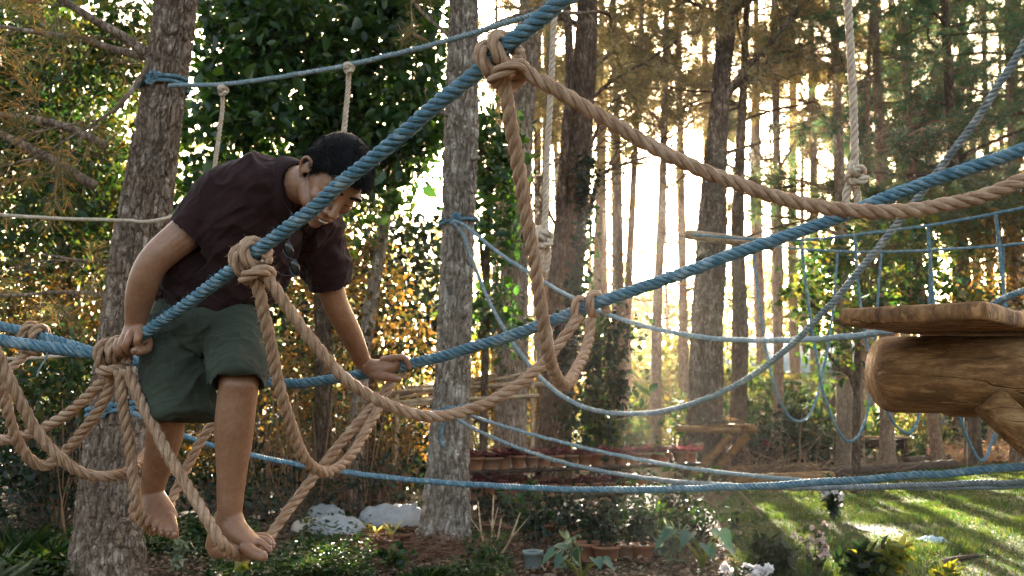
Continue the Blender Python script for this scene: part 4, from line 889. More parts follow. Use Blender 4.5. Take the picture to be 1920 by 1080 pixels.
def place(px, py, z, w, label, kindk, dy=0.0, group='flower pots on the plank shelf'):
    p = G(px, py, z) + np.array([0, dy, 0]); s = w / 26.0 * (.182)
    if kindk not in prot:
        prot[kindk] = potted('potted_plant', label, p, .088, .062, .145, ['clay', 'clay_dark', 'clay'][kindk % 3], plant_rosette('brom', [30, 24, 36][kindk % 3], [.19, .17, .21][kindk % 3]), group); o = prot[kindk]
    else: o = copy_tree(prot[kindk])
    o.location = p; o.rotation_euler = (0, 0, RNG.uniform(0, 6.28)); q = s / .182 * np.linalg.norm(p[:2]) / 11.9; o.scale = (q, q, q * RNG.uniform(.92, 1.06)); o['label'] = label
    return o
for k, (px, w) in enumerate(tops):
    lab = 'wide trough like clay pot of purple rosettes on the top board' if k == 1 else '%s clay pot with purple rosette on the top board from the pine' % ORD[k]
    o = place(px, yrow(px, 882, 866), ZS + .003, w, lab, k % 3)
    if k == 1: o.scale = (1.75, 1.0, 1.0); o.rotation_euler = (0, 0, 0)
lows = [(890, 32), (920, 36), (953, 34), (982, 30), (1004, 28), (1030, 28), (1058, 26), (1086, 26), (1114, 26), (1142, 25), (1170, 25), (1198, 25)]
for k, (px, w) in enumerate(lows):
    place(px, yrow(px, 938, 918), ZL + .003, w, '%s clay pot on the lower board counting from the middle pine' % ORD[k], (k + 1) % 3)
root = thing('pot_shelf', 'two tier dark plank shelf carrying rows of clay flower pots', 'shelf', G(1085, 960))
for z, xa, ya, xb, yb, nm in ((ZS, 868, 884, 1306, 867, 'board'), (ZL, 868, 941, 1262, 918, 'board')):
    a, c = G(xa, ya, z), G(xb, yb, z); mid = (a + c) / 2; L = np.linalg.norm(c - a); ang = math.atan2(c[1] - a[1], c[0] - a[0])
    b = MB(); b.box(mid + np.array([0, .06, -.017]), (L, .26, .034), ang); b.build(nm, M['darkwood'], root, smooth=False)
for px in (874, 1010, 1150, 1288):
    q = G(px, yrow(px, 884, 867), ZS); b = MB(); b.box(q + np.array([0, .13, -.335]), (.06, .06, .60), .1); b.build('post', M['darkwood'], root, smooth=False)
q = G(880, 1000); b = MB(); log_bm(b, q + np.array([0, -.25, -.1]), WY(874, 790, q[1] - .22), .032, 12, .04)
tag(b.build('stake', M['darkwood']), 'dark brown stake standing against the middle pine', 'stake')
def ground_pot(px, py, rt, rb, h, mat, plant, label, name='potted_plant', group='pots standing on the earth', cat='flower pot', lean=0.0):
    o = potted(name, label, G(px, py) + np.array([0, 0, .004]), rt, rb, h, mat, plant, group, cat, RNG.uniform(0, 6)); o.rotation_euler[0] = lean; return o
ground_pot(999, 1068, .085, .065, .155, 'bucket', None, 'faded white bucket of earth on the ground before the shelf', 'bucket', cat='bucket')
gp = [(1103, 1052, .12, 'clay', 'lf_under', 'wide clay pot of dark foliage below the brown weed'), (1137, 1058, .12, 'clay', 'lf_under', 'round clay pot standing in front of the others below the shelf'), (1176, 1050, .105, 'clay_dark', 'lf_under', 'mossy clay pot between two wider clay pots'), (1205, 1052, .11, 'clay', 'lf_under', 'low clay pot at the dark end of the earth strip'),
      (1238, 1042, .08, 'bucket', 'lf_mid', 'small blue grey pot with a pale sprig'), (1272, 1046, .10, 'clay_dark', 'lf_mid', 'dark pot with silvery grass like leaves'), (920, 945 + 62, .11, 'clay_dark', 'lf_under', 'dark clay pot under the shelf beside the stake'), (960, 1010, .10, 'clay_dark', 'lf_under', 'second dark clay pot under the shelf'), (1025, 1012, .12, 'clay', 'lf_under', 'dusty clay pot deep under the shelf'), (1070, 1022, .10, 'clay', 'lf_under', 'clay pot peeping behind the brown weed')]
for k, (px, py, r, m, pl, lab) in enumerate(gp):
    ground_pot(px, py, r, r * .72, r * 1.35, m, plant_bush(pl, 150, .07, .03, .34, .17), lab)
sm = [(692, 1022, 'leftmost'), (706, 1028, ''), (721, 1030, ''), (735, 1036, ''), (752, 1033, '')]
labs = ['little clay pot nearest the white sack with two stubby shoots', 'little clay pot with a pale cut stem, second from the white sack', 'empty looking little clay pot in the middle of its huddle', 'little clay pot with yellowing shoots pushed to the front of its huddle', 'larger clay pot with curled dry leaves nearest the pine foot']
M['shoot'] = leaf_mat('pale_shoots', [(.30, .32, .10), (.42, .36, .12), (.5, .33, .10)], .4, (1.3, 1.2, .6), .5)
for k, ((px, py, _), lab) in enumerate(zip(sm, labs)):
    r = .075 if k < 4 else .10
    ground_pot(px, py, r, r * .7, r * 1.7, 'clay', plant_rosette(['shoot', 'shoot', 'litter', 'shoot', 'litter'][k], [7, 5, 8, 9, 26][k], [.14, .16, .07, .17, .16][k], .03, [2.5, 2.8, .8, 2.6, .7][k]), lab, group='little clay pots huddled beside the pine foot')

# ================= sacks =================
M['sack'] = plain('white_sack', (.30, .29, .275), .75, .28, 22, .9, .012)
M['sack_tan'] = plain('stained_sack', (.42, .33, .25), .85, .3, 16, .5, .006)
def sack(label, px, py, sx, sy, sz, mat, rz=0.0, ear=None, seed=0):
    c = G(px, py); root = thing('sack', label, 'sack', c, 'sacks lying on the earth')
    u = np.linspace(0, 1, 41); v = np.linspace(0, 2 * math.pi, 56, endpoint=False); U, Vv = np.meshgrid(u, v, indexing='ij'); sz = sz * .78
    s = np.sign; e = .72; th = U * math.pi - math.pi / 2
    ct = np.abs(np.cos(th)) ** .62; x = np.sin(th); x = s(x) * np.abs(x) ** .85
    Y_, Z_ = np.cos(Vv) * ct, np.sin(Vv) * ct; Z_ = np.where(Z_ < 0, Z_ * .35, Z_)
    P = np.stack([x * sx, Y_ * sy, Z_ * sz + sz * .33], -1)
    f = fbm(np.stack([P[..., 0] * 4 + seed, P[..., 1] * 5, P[..., 2] * 5], -1), 4) - .5; f2 = np.sin(P[..., 0] * 38 + fbm(P * 6 + seed, 2) * 12) * .5 + .5
    P *= (1 + f * .24)[..., None]; P[..., 2] += (f2 * .022 * np.clip(Z_, 0, 1)); P[..., 2] = np.maximum(P[..., 2], -.01)
    n = 56; V = P.reshape(-1, 3); i = (np.arange(40)[:, None] * n); j = np.arange(n)[None, :]; j2 = (j + 1) % n
    F = np.stack([i + j, i + j2, i + n + j2, i + n + j], -1).reshape(-1, 4); ca, sa = math.cos(rz), math.sin(rz)
    R = np.array([[ca, sa, 0], [-sa, ca, 0], [0, 0, 1]]); b = MB(); b.add(V @ R, F); b.build('bag', M[mat], root, origin=(0, 0, 0))
    if ear is not None:
        ex, ez, h = ear; t = np.linspace(0, 1, 12); b = MB(); Q = np.stack([ex + .03 * np.sin(t * 4), t * .02, ez + t * h], 1); R_ = .11 - .085 * np.sin(np.clip(t / .6, 0, 1) * 1.57) + .05 * np.clip(t - .6, 0, 1) / .4
        b.tube(Q, R_, 14); VV = b.V[-1]; VV += (fbm(VV * 22, 3)[:, None] - .5) * .03; b.V[-1] = VV @ R; b.build('neck', M[mat], root, origin=(0, 0, 0))
    return root
sack('plump white sack slumped on the earth closest to the little pots', 632, 1006, .30, .20, .20, 'sack', .12, seed=1)
sack('big white sack with a tied upright neck leaning by the pine foot', 733, 992, .37, .22, .26, 'sack', -.1, (.25, .13, .13), 2)
sack('soiled tan sack crumpled behind the plump white one', 582, 1000, .20, .14, .15, 'sack_tan', .5, seed=3)
sack('grey white sack half hidden behind the plump white one', 612, 985, .24, .15, .22, 'sack', -.35, seed=4)

# ================= stick rack =================
root = thing('stick_rack', 'slanting rack of long dry poles lashed between the trunks', 'rack', G(860, 1000) * np.array([1, 1, 0]))
for k, (x0, y0, x1, y1, d0, d1) in enumerate([(722, 752, 1040, 690, 12.4, 13.2), (718, 762, 1000, 712, 12.3, 13.1), (728, 742, 930, 704, 12.5, 13.0), (725, 735, 950, 722, 12.2, 12.9), (722, 756, 1010, 742, 12.2, 12.8), (760, 728, 1030, 720, 12.6, 13.2), (725, 764, 880, 748, 12.1, 12.6)]):
    b = MB(); log_bm(b, W(x0, y0, d0), W(x1, y1, d1), .022 + .006 * (k % 3), 9, .05); b.build('pole', M['pole'], root)
for (x, y0, d) in ((745, 750, 12.45), (884, 722, 12.8), (998, 702, 13.1)):
    b = MB(); t = W(x, y0 - 16, d); log_bm(b, t * np.array([1, 1, 0]), t, .028, 9, .05); b.build('upright', M['pole'], root)
# dry canes
def canes(label, x0, x1, ytop, ybot, n, Yc, seed):
    r = np.random.default_rng(seed); root_p = WY((x0 + x1) / 2, 960, Yc) * np.array([1, 1, 0]); b = MB()
    for k in range(n):
        px = r.uniform(x0, x1); y = Yc + r.normal() * .3; a = WY(px, 960, y); a[2] = 0; tp = WY(px + r.normal() * 34, r.uniform(ytop, ybot), y + r.normal() * .15)
        b.tube(crom([a, (a + tp) / 2 + r.normal(size=3) * .03, tp], 5), np.linspace(.010, .004, 11), 5)
    return tag(b.build('cane_clump', M['cane']), label, 'canes', 'dry canes in the undergrowth')
M['cane'] = plain('dry_cane', (.19, .10, .05), .8, .35, 20)
canes('dry canes leaning below the golden shrub between the legs', 470, 560, 660, 860, 24, 12.3, 1)
canes('thick stand of dry canes behind the white sacks', 560, 690, 700, 880, 34, 12.4, 2)
canes('dry canes beside the thin spotted trunk', 738, 756, 740, 880, 30, 12.6, 8)
canes('straw coloured canes bent over beside the leaning pine', 70, 190, 740, 900, 22, 10.8, 4)
pine('short thin spotted trunk rising behind the white sacks', [(664, 962, .13), (670, 800, .115), (688, 620, .095), (725, 400, .07), (745, 250, .04)], 13.1 , 'bark2', 24, .008, 'ndl_mix', 0, seed=60, ring=.04)

# ================= bed, logs, brush, sticks on the far side of the lawn =================
b = MB(); a, c = G(1356, 876), G(1600, 868); ang = math.atan2(c[1] - a[1], c[0] - a[0]); b.box((a + c) / 2 + np.array([0, .2, .19]), (np.linalg.norm(c - a), .09, .40), ang)
tag(b.build('bed_edging', M['darkwood'], smooth=False), 'dark plank edging in front of the magenta leaved plants', 'edging')
RNG = np.random.default_rng(950)
for k, px in enumerate((1372, 1392, 1412, 1432, 1458, 1482, 1506, 1540)):
    p = G(px, 868) + np.array([0, .75, 0]); root = thing('cordyline', ['magenta spiky plant nearest the forked pine', 'magenta spiky plant second from the forked pine', 'low magenta plant third along the plank edging', 'tallest magenta plant behind the plank edging', 'magenta plant beside the slender brown pine', 'dull purple plant past the slender brown pine', 'magenta plant behind the brush pile', 'purple plant nearest the pale smooth trunk'][k], 'plant', p, 'magenta plants in the plank edged bed')
    H = [.30, .22, .26, .42, .34, .26, .34, .3][k]; b = MB(); b.tube(np.array([[0, 0, 0], [.01, 0, H * .6], [0, .01, H]]), [.018, .015, .012], 6); b.build('stem', M['twig'], root, origin=(0, 0, 0))
    b = MB(); rosette(b, 34, .42, .075, H, 1.1); rosette(b, 20, .32, .07, H * .6, .8); b.build('leaves', M['cord'], root, origin=(0, 0, 0))
def glog(name, label, a, c, r, mat='log', cat='log', group=None, z=None):
    b = MB(); z = r * .9 if z is None else z; A = np.array(a) + [0, 0, z]; C = np.array(c) + [0, 0, z]; log_bm(b, A, C, r, 16, .06)
    return tag(b.build(name, M[mat]), label, cat, group)
glog('fallen_log', 'long pale topped log lying along the far side of the lawn', G(1548, 900), G(1790, 880), .105, 'darkwood', group='logs beside the lawn')
glog('fallen_log', 'short weathered log lying below the small plank seat', G(1372, 912), G(1560, 904), .10, 'log', group='logs beside the lawn')
glog('fallen_log', 'rough grey log behind the brush pile', G(1368, 894), G(1530, 886), .10, 'log', group='logs beside the lawn')
glog('fallen_log', 'dark log edging the bed of copper leaves', G(1700, 872), G(1780, 866), .09, 'darkwood', group='logs beside the lawn')
b = MB(); c = G(1475, 892)
for k in range(170):
    q = c + np.array([RNG.normal() * .75, RNG.normal() * .35, abs(RNG.normal()) * .05]); d = nrm(np.array([RNG.normal(), RNG.normal() * .6, abs(RNG.normal()) * .32])) * RNG.uniform(.4, 1.3)
    b.tube(crom([q, q + d * .5 + RNG.normal(size=3) * .04, q + d], 4), np.linspace(RNG.uniform(.006, .016), .004, 9), 5)
tag(b.build('brush_pile', M['stick']), 'tangled pile of dry brushwood in front of the plank edged bed', 'brush pile')
def stick(label, pts, r, mat='stick'):
    b = MB(); b.tube(crom(pts, 6), np.linspace(r, r * .6, (len(pts) - 1) * 6 + 1), 7); return tag(b.build('stick', M[mat]), label, 'stick', 'sticks stuck in or lying on the ground')
q = G(1436, 978); stick('brown stick stuck slanting into the edge of the lawn', [q + [0, 0, -.03], WY(1412, 950, q[1] + .1), WY(1382, 918, q[1] + .25)], .018)
stick('curved dead branch lying on the near lawn', [G(1750, 1068) + [0, 0, .03], G(1795, 1058) + [0, 0, .05], G(1850, 1046) + [0, 0, .02]], .03, 'darkwood')
for (x, y, yt, lab) in ((1365, 905, 848, 'thin upright stick beside the slanting seat poles'), (1402, 892, 840, 'thin twiggy stake left of the tallest magenta plant'), (1642, 884, 838, 'short stake before the pine under the log end'), (1812, 890, 790, 'thin dark stake standing below the second log')):
    q = G(x, y); stick(lab, [q + [0, 0, -.03], (q + WY(x + 3, yt, q[1])) / 2 + np.array([.01, 0, 0]), WY(x + 1, yt, q[1])], .016)
# low bench, blue sheet, house
q = G(1655, 862); root = thing('low_table', 'low dark table with a pale top behind the pine under the log', 'table', q)
b = MB(); b.box(q + np.array([0, 0, .52]), (1.15, .5, .04)); b.build('top', M['pole'], root, smooth=False)
b = MB(); b.box(q + np.array([0, .1, .36]), (1.05, .36, .20)); b.build('apron', M['darkwood'], root, smooth=False)
for sx in (-.5, .5):
    b = MB(); b.box(q + np.array([sx, -.05, .25]), (.06, .3, .498)); b.build('leg', M['darkwood'], root, smooth=False)
M['tarp'] = plain('blue_sheet', (.03, .11, .28), .6, .3, 6, .5, .02)
q = WY(1808, 850, 30); q[2] = 0; gx, gz = np.meshgrid(np.linspace(-1.0, 1.15, 40), np.linspace(0, 1.15, 26)); yy = np.sin(gx * 9 + gz * 2) * .05 + np.sin(gx * 4 + 2) * .05
b = MB(); V = np.stack([gx + q[0], yy + q[1], gz + .25 + .05 * np.sin(gx * 3)], -1).reshape(-1, 3); i = (np.arange(25)[:, None] * 40 + np.arange(39)[None]).reshape(-1); F = np.stack([i, i + 1, i + 41, i + 40], 1)
b.add(V, F); b.add(V + np.array([0, .012, 0]), F[:, ::-1]); root = thing('blue_sheet', 'blue plastic sheet hung between the far pines', 'tarpaulin', q); b.build('sheet', M['tarp'], root)
b = MB(); b.tube(np.array([[q[0] - 1.6, q[1], 1.44], [q[0] + 1.7, q[1], 1.42]]), .02, 6); b.build('cord', M['stick'], root)
M['wallp'] = plain('pale_plaster', (.42, .42, .40), .9, .12, 3, .1, .01); M['roofp'] = plain('metal_roof', (.22, .28, .34), .5, .15, 2, .1, .01, stretch=(8, .5, .5))
q = WY(1500, 740, 42); q[2] = 0; root = thing('house', 'pale house with a blue grey metal roof far off among the trunks', 'house', q)
b = MB(); b.box(q + np.array([0, 2, 1.2]), (6, 4, 2.4)); b.build('wall', M['wallp'], root, smooth=False)
b = MB(); r0 = np.array([[-3.4, -.4, 2.35], [3.4, -.4, 2.35], [3.4, 2, 3.7], [-3.4, 2, 3.7], [3.4, 4.4, 2.35], [-3.4, 4.4, 2.35]]) + q
b.add(np.vstack([r0, r0 + [0, 0, .08]]), [np.array([[0, 1, 2, 3], [3, 2, 4, 5], [6, 9, 8, 7], [9, 11, 10, 8], [0, 6, 7, 1], [5, 4, 10, 11], [0, 3, 9, 6], [3, 5, 11, 9], [1, 7, 8, 2], [2, 8, 10, 4]])]); b.build('roof', M['roofp'], root, smooth=False)
b = MB(); b.box(q + np.array([-1.3, -.012, 1.3]), (1.1, .06, 1.0)); b.build('window', M['darkwood'], root, smooth=False)
b = MB(); b.box(q + np.array([1.2, -.012, 1.02]), (.9, .06, 2.0)); b.build('door', M['darkwood'], root, smooth=False)
# rag
M['rag'] = plain('blue_rag', (.42, .55, .62), .85, .15, 20, .3, .004)
q = G(1752, 1022); gx, gy = np.meshgrid(np.linspace(-1, 1, 34), np.linspace(-1, 1, 24)); rr = np.sqrt(gx ** 2 + gy ** 2); w = fbm(np.stack([gx * 3, gy * 3, gx * 0], -1), 3)
V = np.stack([q[0] + gx * .10 * (1 + .3 * w), q[1] + gy * .16, .045 + .09 * w * np.clip(1.2 - rr, 0, 1)], -1).reshape(-1, 3); i = (np.arange(23)[:, None] * 34 + np.arange(33)[None]).reshape(-1)
b = MB(); F = np.stack([i, i + 1, i + 35, i + 34], 1); b.add(V, F); b.add(V - np.array([0, 0, .006]), F[:, ::-1]); tag(b.build('rag', M['rag']), 'crumpled pale blue rag dropped on the lawn', 'rag')

# ================= plants near the bottom edge =================
RNG = np.random.default_rng(970)
M['ear'] = leaf_mat('elephant_ear_leaf', [(.016, .05, .03), (.028, .075, .042), (.04, .085, .04)], .14, (1.6, 1.9, .8), .42, .45)
M['silver'] = leaf_mat('silvery_leaves', [(.12, .16, .10), (.22, .25, .17), (.09, .13, .07)], .3, (1.2, 1.2, .8), .55)
M['lime'] = leaf_mat('lime_leaves', [(.07, .10, .015), (.13, .14, .022), (.19, .165, .035), (.045, .085, .015)], .42, (1.7, 1.6, .5), .45)
M['white'] = leaf_mat('white_petals', [(.72, .68, .66), (.8, .74, .72), (.62, .52, .52)], .35, (1.0, 1.0, 1.0), .6)
M['pinkpet'] = leaf_mat('blush_petals', [(.66, .45, .42), (.72, .56, .5), (.6, .5, .36)], .35, (1.0, 1.0, 1.0), .6)
def ear_leaf(b, base, tipdir, L, Wd, nrmv):
    tipdir = nrm(tipdir); s = nrm(np.cross(tipdir, nrmv)); n = np.cross(s, tipdir)
    prof = [(-.28, .20), (-.22, .42), (-.05, .52), (.2, .47), (.5, .32), (.8, .13), (1.0, 0)]
    rows = []
    for (u, w) in [(-.05, 0)] + prof:
        cu = base + tipdir * L * max(u, -.02) - n * L * .22 * max(u, 0) ** 2; e = base + tipdir * L * u - n * L * .22 * max(u, 0) ** 2
        rows.append((e + s * w * Wd + n * w * Wd * .25, cu, e - s * w * Wd + n * w * Wd * .25))
    V = np.array(rows).reshape(-1, 3); i = (np.arange(len(rows) - 1) * 3)[:, None]
    b.add(V, np.concatenate([i + np.array([[0, 1, 4, 3]]), i + np.array([[1, 2, 5, 4]])], 0))
def ear_plant(label, px, py, n, H, L):
    q = G(px, py); root = thing('elephant_ear_plant', label, 'plant', q, 'big leaved plants along the bottom'); st, lf = MB(), MB()
    for k in range(n):
        a = 2 * math.pi * k / n + RNG.uniform(-.4, .4); o = np.array([math.cos(a), math.sin(a) * .8, 0]) * RNG.uniform(.10, .28); t = q + o + np.array([0, 0, H * RNG.uniform(.55, 1.05)])
        st.tube(crom([q, q + o * .35 + np.array([0, 0, H * .5]), t], 5), np.linspace(.012, .006, 11), 6); ear_leaf(lf, t, np.array([math.cos(a), math.sin(a) - .5, -.75]), L * RNG.uniform(.7, 1.1), L * .75, np.array([math.cos(a) * .4, -.5, 1.0]))
    st.build('stem', M['lime'], root); lf.build('leaves', M['ear'], root); return root
ear_plant('elephant ear plant with big dull green leaves at the lawn corner', 1318, 1068, 8, .34, .19)
ear_plant('small elephant ear seedling in front of the white bucket', 1090, 1092, 5, .24, .15)
def leafplant(name, label, px, py, n, H, R, L, Wd, mat, group='small plants along the bottom', stems=8, flower=None, cat='plant'):
    q = G(px, py); root = thing(name, label, cat, q, group); b = MB(); T = []
    for k in range(stems):
        a = RNG.uniform(0, 6.28); r = R * RNG.uniform(.2, 1); t = q + np.array([math.cos(a) * r, math.sin(a) * r, H * RNG.uniform(.6, 1.05)]); Q = crom([q + np.array([math.cos(a), math.sin(a), 0]) * r * .2, (q + t) / 2 + RNG.normal(size=3) * .03, t], 6); b.tube(Q, np.linspace(.007, .003, 13), 5); T.append(Q)
    b.build('stem', M['twig'], root); T = np.array(T); P = T[RNG.integers(0, stems, n), RNG.integers(4, 13, n)] + RNG.normal(size=(n, 3)) * .015
    m = MB(); m.add(*leaves(P, rdir(n, .35), rdir(n, 1.2), L * RNG.uniform(.6, 1.15, n), Wd)); m.build('leaves', M[mat], root)
    if flower:
        fm, cnt, fr = flower; b = MB(); c = T[RNG.integers(0, stems, cnt), RNG.integers(9, 13, cnt)] + RNG.normal(size=(cnt, 3)) * .02
        k = 16; PP = np.repeat(c, k, 0); D = rdir(cnt * k); b.add(*leaves(PP, D, rdir(cnt * k), fr, fr * .8, .2)); b.build('blossom', M[fm], root)
    return root
leafplant('flower_shrub', 'shrub with a tall spike of white blossom on the lawn', 1563, 978, 260, .48, .20, .11, .04, 'lf_under', flower=('white', 24, .05), cat='flower')
leafplant('flower_shrub', 'pale pink headed flowers in front of the lawn', 1530, 1085, 60, .40, .12, .08, .035, 'lf_mid', flower=('pinkpet', 20, .034), cat='flower')
leafplant('flower_shrub', 'white flower heads at the bottom beside the elephant ear', 1392, 1096, 60, .14, .2, .08, .03, 'lf_under', flower=('white', 12, .05), cat='flower')
leafplant('leafy_plant', 'dark glossy rosette shrub at the near edge of the lawn', 1452, 1082, 200, .26, .22, .17, .05, 'lf_under')
leafplant('leafy_plant', 'dark glossy shrub right of the pink flowers', 1606, 1090, 180, .22, .2, .16, .05, 'lf_under')
leafplant('leafy_plant', 'lime yellow shrub catching the sun at the near edge of the lawn', 1660, 1092, 170, .26, .2, .15, .05, 'lime')
leafplant('leafy_plant', 'small yellow green plant at the bottom under the rag', 1780, 1105, 90, .16, .2, .12, .04, 'lime')
leafplant('leafy_plant', 'silver leaved plant beside the elephant ear', 1266, 1062, 140, .30, .14, .12, .02, 'silver')
leafplant('leafy_plant', 'pale green seedling with drooping oval leaves under the shelf', 1060, 1078, 40, .34, .16, .12, .05, 'silver', stems=5)
leafplant('leafy_plant', 'yellow and green leaved sprig just under the forward foot', 452, 1098, 26, .22, .07, .11, .065, 'lime', stems=4)
leafplant('leafy_plant', 'grey green sprig at the bottom below the lifted foot', 338, 1078, 50, .32, .10, .10, .03, 'silver', stems=5)
leafplant('leafy_plant', 'bushy green plant below the rope between the feet', 372, 1030, 130, .26, .2, .10, .045, 'cover')
leafplant('leafy_plant', 'green seedlings beside the plump white sack', 562, 1060, 120, .16, .3, .08, .05, 'cover')
leafplant('leafy_plant', 'round leaved plant in front of the little clay pots', 742, 1072, 70, .16, .16, .10, .06, 'cover')
leafplant('leafy_plant', 'small leaved bush at the foot of the dark stake', 905, 1072, 260, .34, .26, .05, .03, 'lf_mid', stems=14)
leafplant('leafy_plant', 'leafy sprig climbing in front of the lower shelf board', 985, 1030, 110, .62, .24, .10, .05, 'cover', stems=7)
leafplant('leafy_plant', 'broad leaved weed behind the white bucket', 1010, 1035, 90, .42, .2, .11, .05, 'lf_under', stems=7)
b = MB(); q = G(925, 1058)
for (dx, dz, sx) in ((-.16, .55, -.3), (-.02, .6, .1), (.22, .45, .35), (.05, .4, -.15)):
    P = crom([q, q + np.array([dx * .6, 0, dz * .4]), q + np.array([dx + .02, .02, dz])], 6); b.tube(P, np.linspace(.014, .006, len(P)), 6); b.tube(crom([P[7], P[7] + np.array([sx * .3, 0, .12]), P[7] + np.array([sx * .5, .03, .2])], 5), np.linspace(.007, .003, 11), 5)
tag(b.build('dead_shrub', M['pole']), 'bare pale forked dead shrub before the shelf', 'dead shrub')
def tuft(label, px, py, n, L, mat='cover', group='grassy tufts at the left'):
    q = G(px, py); a = RNG.uniform(0, 6.28, n); D = nrm(np.c_[np.cos(a), np.sin(a), RNG.uniform(.6, 2.5, n)]); P = q + np.c_[RNG.normal(size=(n, 2)) * .06, np.zeros(n)]
    b = MB(); b.add(*leaves(P, D, np.c_[-np.cos(a), -np.sin(a), np.ones(n)], L * RNG.uniform(.5, 1.1, n), .02, .2, .3)); return tag(b.build('grass_tuft', M[mat]), label, 'grass tuft', group)
tuft('arching grass tuft at the dark bottom corner', 22, 1070, 170, .5); tuft('feathery grass tuft beside the leaning pine foot', 90, 1085, 150, .42); tuft('silvery grass tuft low in the bottom corner', -10, 1100, 130, .4, 'silver'); tuft('short grass tuft at the bottom beside the pine needles', 800, 1098, 200, .2); tuft('green blades sprouting under the lifted foot', 300, 1030, 130, .24)
# pine needle heap round the middle pine
RNG = np.random.default_rng(990); n = 5000; q = G(800, 1040); P = q + np.c_[RNG.normal(size=n) * .42, RNG.normal(size=n) * .3, abs(RNG.normal(size=n)) * .06]; D = nrm(np.c_[RNG.normal(size=(n, 2)), RNG.normal(size=n) * .25]); b = MB(); b.add(*needles(P, D, 1, .16, .004, .1))
M['straw'] = leaf_mat('pine_straw', [(.14, .065, .035), (.22, .11, .06), (.09, .045, .03)], .15, (1.2, 1.1, 1), .7); tag(b.build('pine_straw', M['straw'], smooth=False), 'heap of reddish fallen pine needles around the middle pine', 'pine needles', kind='stuff')
# ================= the man on the ropes =================
def loft_bm(b, P, A, B_=None, ref=None, sides=20, refs=None, dome=0.6):
    """closed tapered tube; A = half width along ref, B_ = half width across it"""
    P = np.array(P, float); A = np.array(A, float); B_ = A if B_ is None else np.array(B_, float); n0 = len(P)
    u = np.arange(n0); m = (n0 - 1) * 5 + 1; t = np.linspace(0, n0 - 1, m)
    C = crom(np.c_[P, A, B_] if refs is None else np.c_[P, A, B_, np.array(refs)], 5)
    c, a, bb = C[:, :3], C[:, 3], C[:, 4]; T = nrm(np.gradient(c, axis=0))
    if refs is not None: R = C[:, 5:8]
    elif ref is not None: R = np.tile(np.array(ref, float), (len(c), 1))
    else: R = frames(c)[1]
    X = nrm(R - T * np.sum(R * T, 1, keepdims=True)); Y = np.cross(T, X)
    # rounded ends
    cs, As, Bs, Xs, Ys = [], [], [], [], []
    for q in (0.0, .35, .65, .85): 
        f = math.sin(math.acos(1 - q) if q else 0.02); cs.append(c[0] - T[0] * a[0] * dome * (1 - q)); As.append(a[0] * max(f, .05)); Bs.append(bb[0] * max(f, .05)); Xs.append(X[0]); Ys.append(Y[0])
    for k in range(len(c)): cs.append(c[k]); As.append(a[k]); Bs.append(bb[k]); Xs.append(X[k]); Ys.append(Y[k])
    for q in (.85, .65, .35, 0.0):
        f = math.sin(math.acos(1 - q) if q else 0.02); cs.append(c[-1] + T[-1] * a[-1] * dome * (1 - q)); As.append(a[-1] * max(f, .05)); Bs.append(bb[-1] * max(f, .05)); Xs.append(X[-1]); Ys.append(Y[-1])
    cs, As, Bs, Xs, Ys = map(np.array, (cs, As, Bs, Xs, Ys)); th = np.linspace(0, 2 * math.pi, sides, endpoint=False)
    V = cs[:, None] + As[:, None, None] * np.cos(th)[None, :, None] * Xs[:, None] + Bs[:, None, None] * np.sin(th)[None, :, None] * Ys[:, None]
    n = len(cs); V = V.reshape(-1, 3); i = np.arange(n - 1)[:, None] * sides; j = np.arange(sides)[None]; j2 = (j + 1) % sides
    F = np.stack([i + j, i + j2, i + sides + j2, i + sides + j], -1).reshape(-1, 4); k = np.arange(sides); k2 = (k + 1) % sides; V = np.vstack([V, cs[0], cs[-1]]); e = (n - 1) * sides
    b.add(V, [F, np.stack([k2, k, np.full(sides, n * sides)], 1), np.stack([e + k, e + k2, np.full(sides, n * sides + 1)], 1)])
def ball(b, c, r, axes=None, nu=14, nv=20):
    "ellipsoid with half axes r along the rows of axes"
    u = np.linspace(-math.pi / 2, math.pi / 2, nu); v = np.linspace(0, 2 * math.pi, nv, endpoint=False); U, V_ = np.meshgrid(u, v, indexing='ij')
    P = np.stack([np.cos(U) * np.cos(V_) * r[0], np.cos(U) * np.sin(V_) * r[1], np.sin(U) * r[2]], -1).reshape(-1, 3)
    if axes is not None: P = P @ np.array(axes)
    i = np.arange(nu - 1)[:, None] * nv; j = np.arange(nv)[None]; j2 = (j + 1) % nv
    b.add(P + np.array(c), np.stack([i + j, i + j2, i + nv + j2, i + nv + j], -1).reshape(-1, 4))
def fuse(b, voxel, smooth=3, fac=.5):
    "one continuous surface from overlapping shapes"
    me = b.mesh('tmp'); o = bpy.data.objects.new('tmp', me); COL.objects.link(o)
    m = o.modifiers.new('r', 'REMESH'); m.mode = 'VOXEL'; m.voxel_size = voxel
    if smooth: s = o.modifiers.new('s', 'SMOOTH'); s.factor = fac; s.iterations = smooth
    dg = bpy.context.evaluated_depsgraph_get(); me2 = bpy.data.meshes.new_from_object(o.evaluated_get(dg)); bpy.data.objects.remove(o); bpy.data.meshes.remove(me)
    me2.polygons.foreach_set('use_smooth', np.ones(len(me2.polygons), bool)); return me2
def mverts(me):
    v = np.empty(len(me.vertices) * 3, np.float32); me.vertices.foreach_get('co', v); return v.reshape(-1, 3).astype(float)
def mnorms(me):
    v = np.empty(len(me.vertices) * 3, np.float32); me.vertex_normals.foreach_get('vector', v); return v.reshape(-1, 3).astype(float)
def setv(me, V): me.vertices.foreach_set('co', V.astype(np.float32).ravel()); me.update()

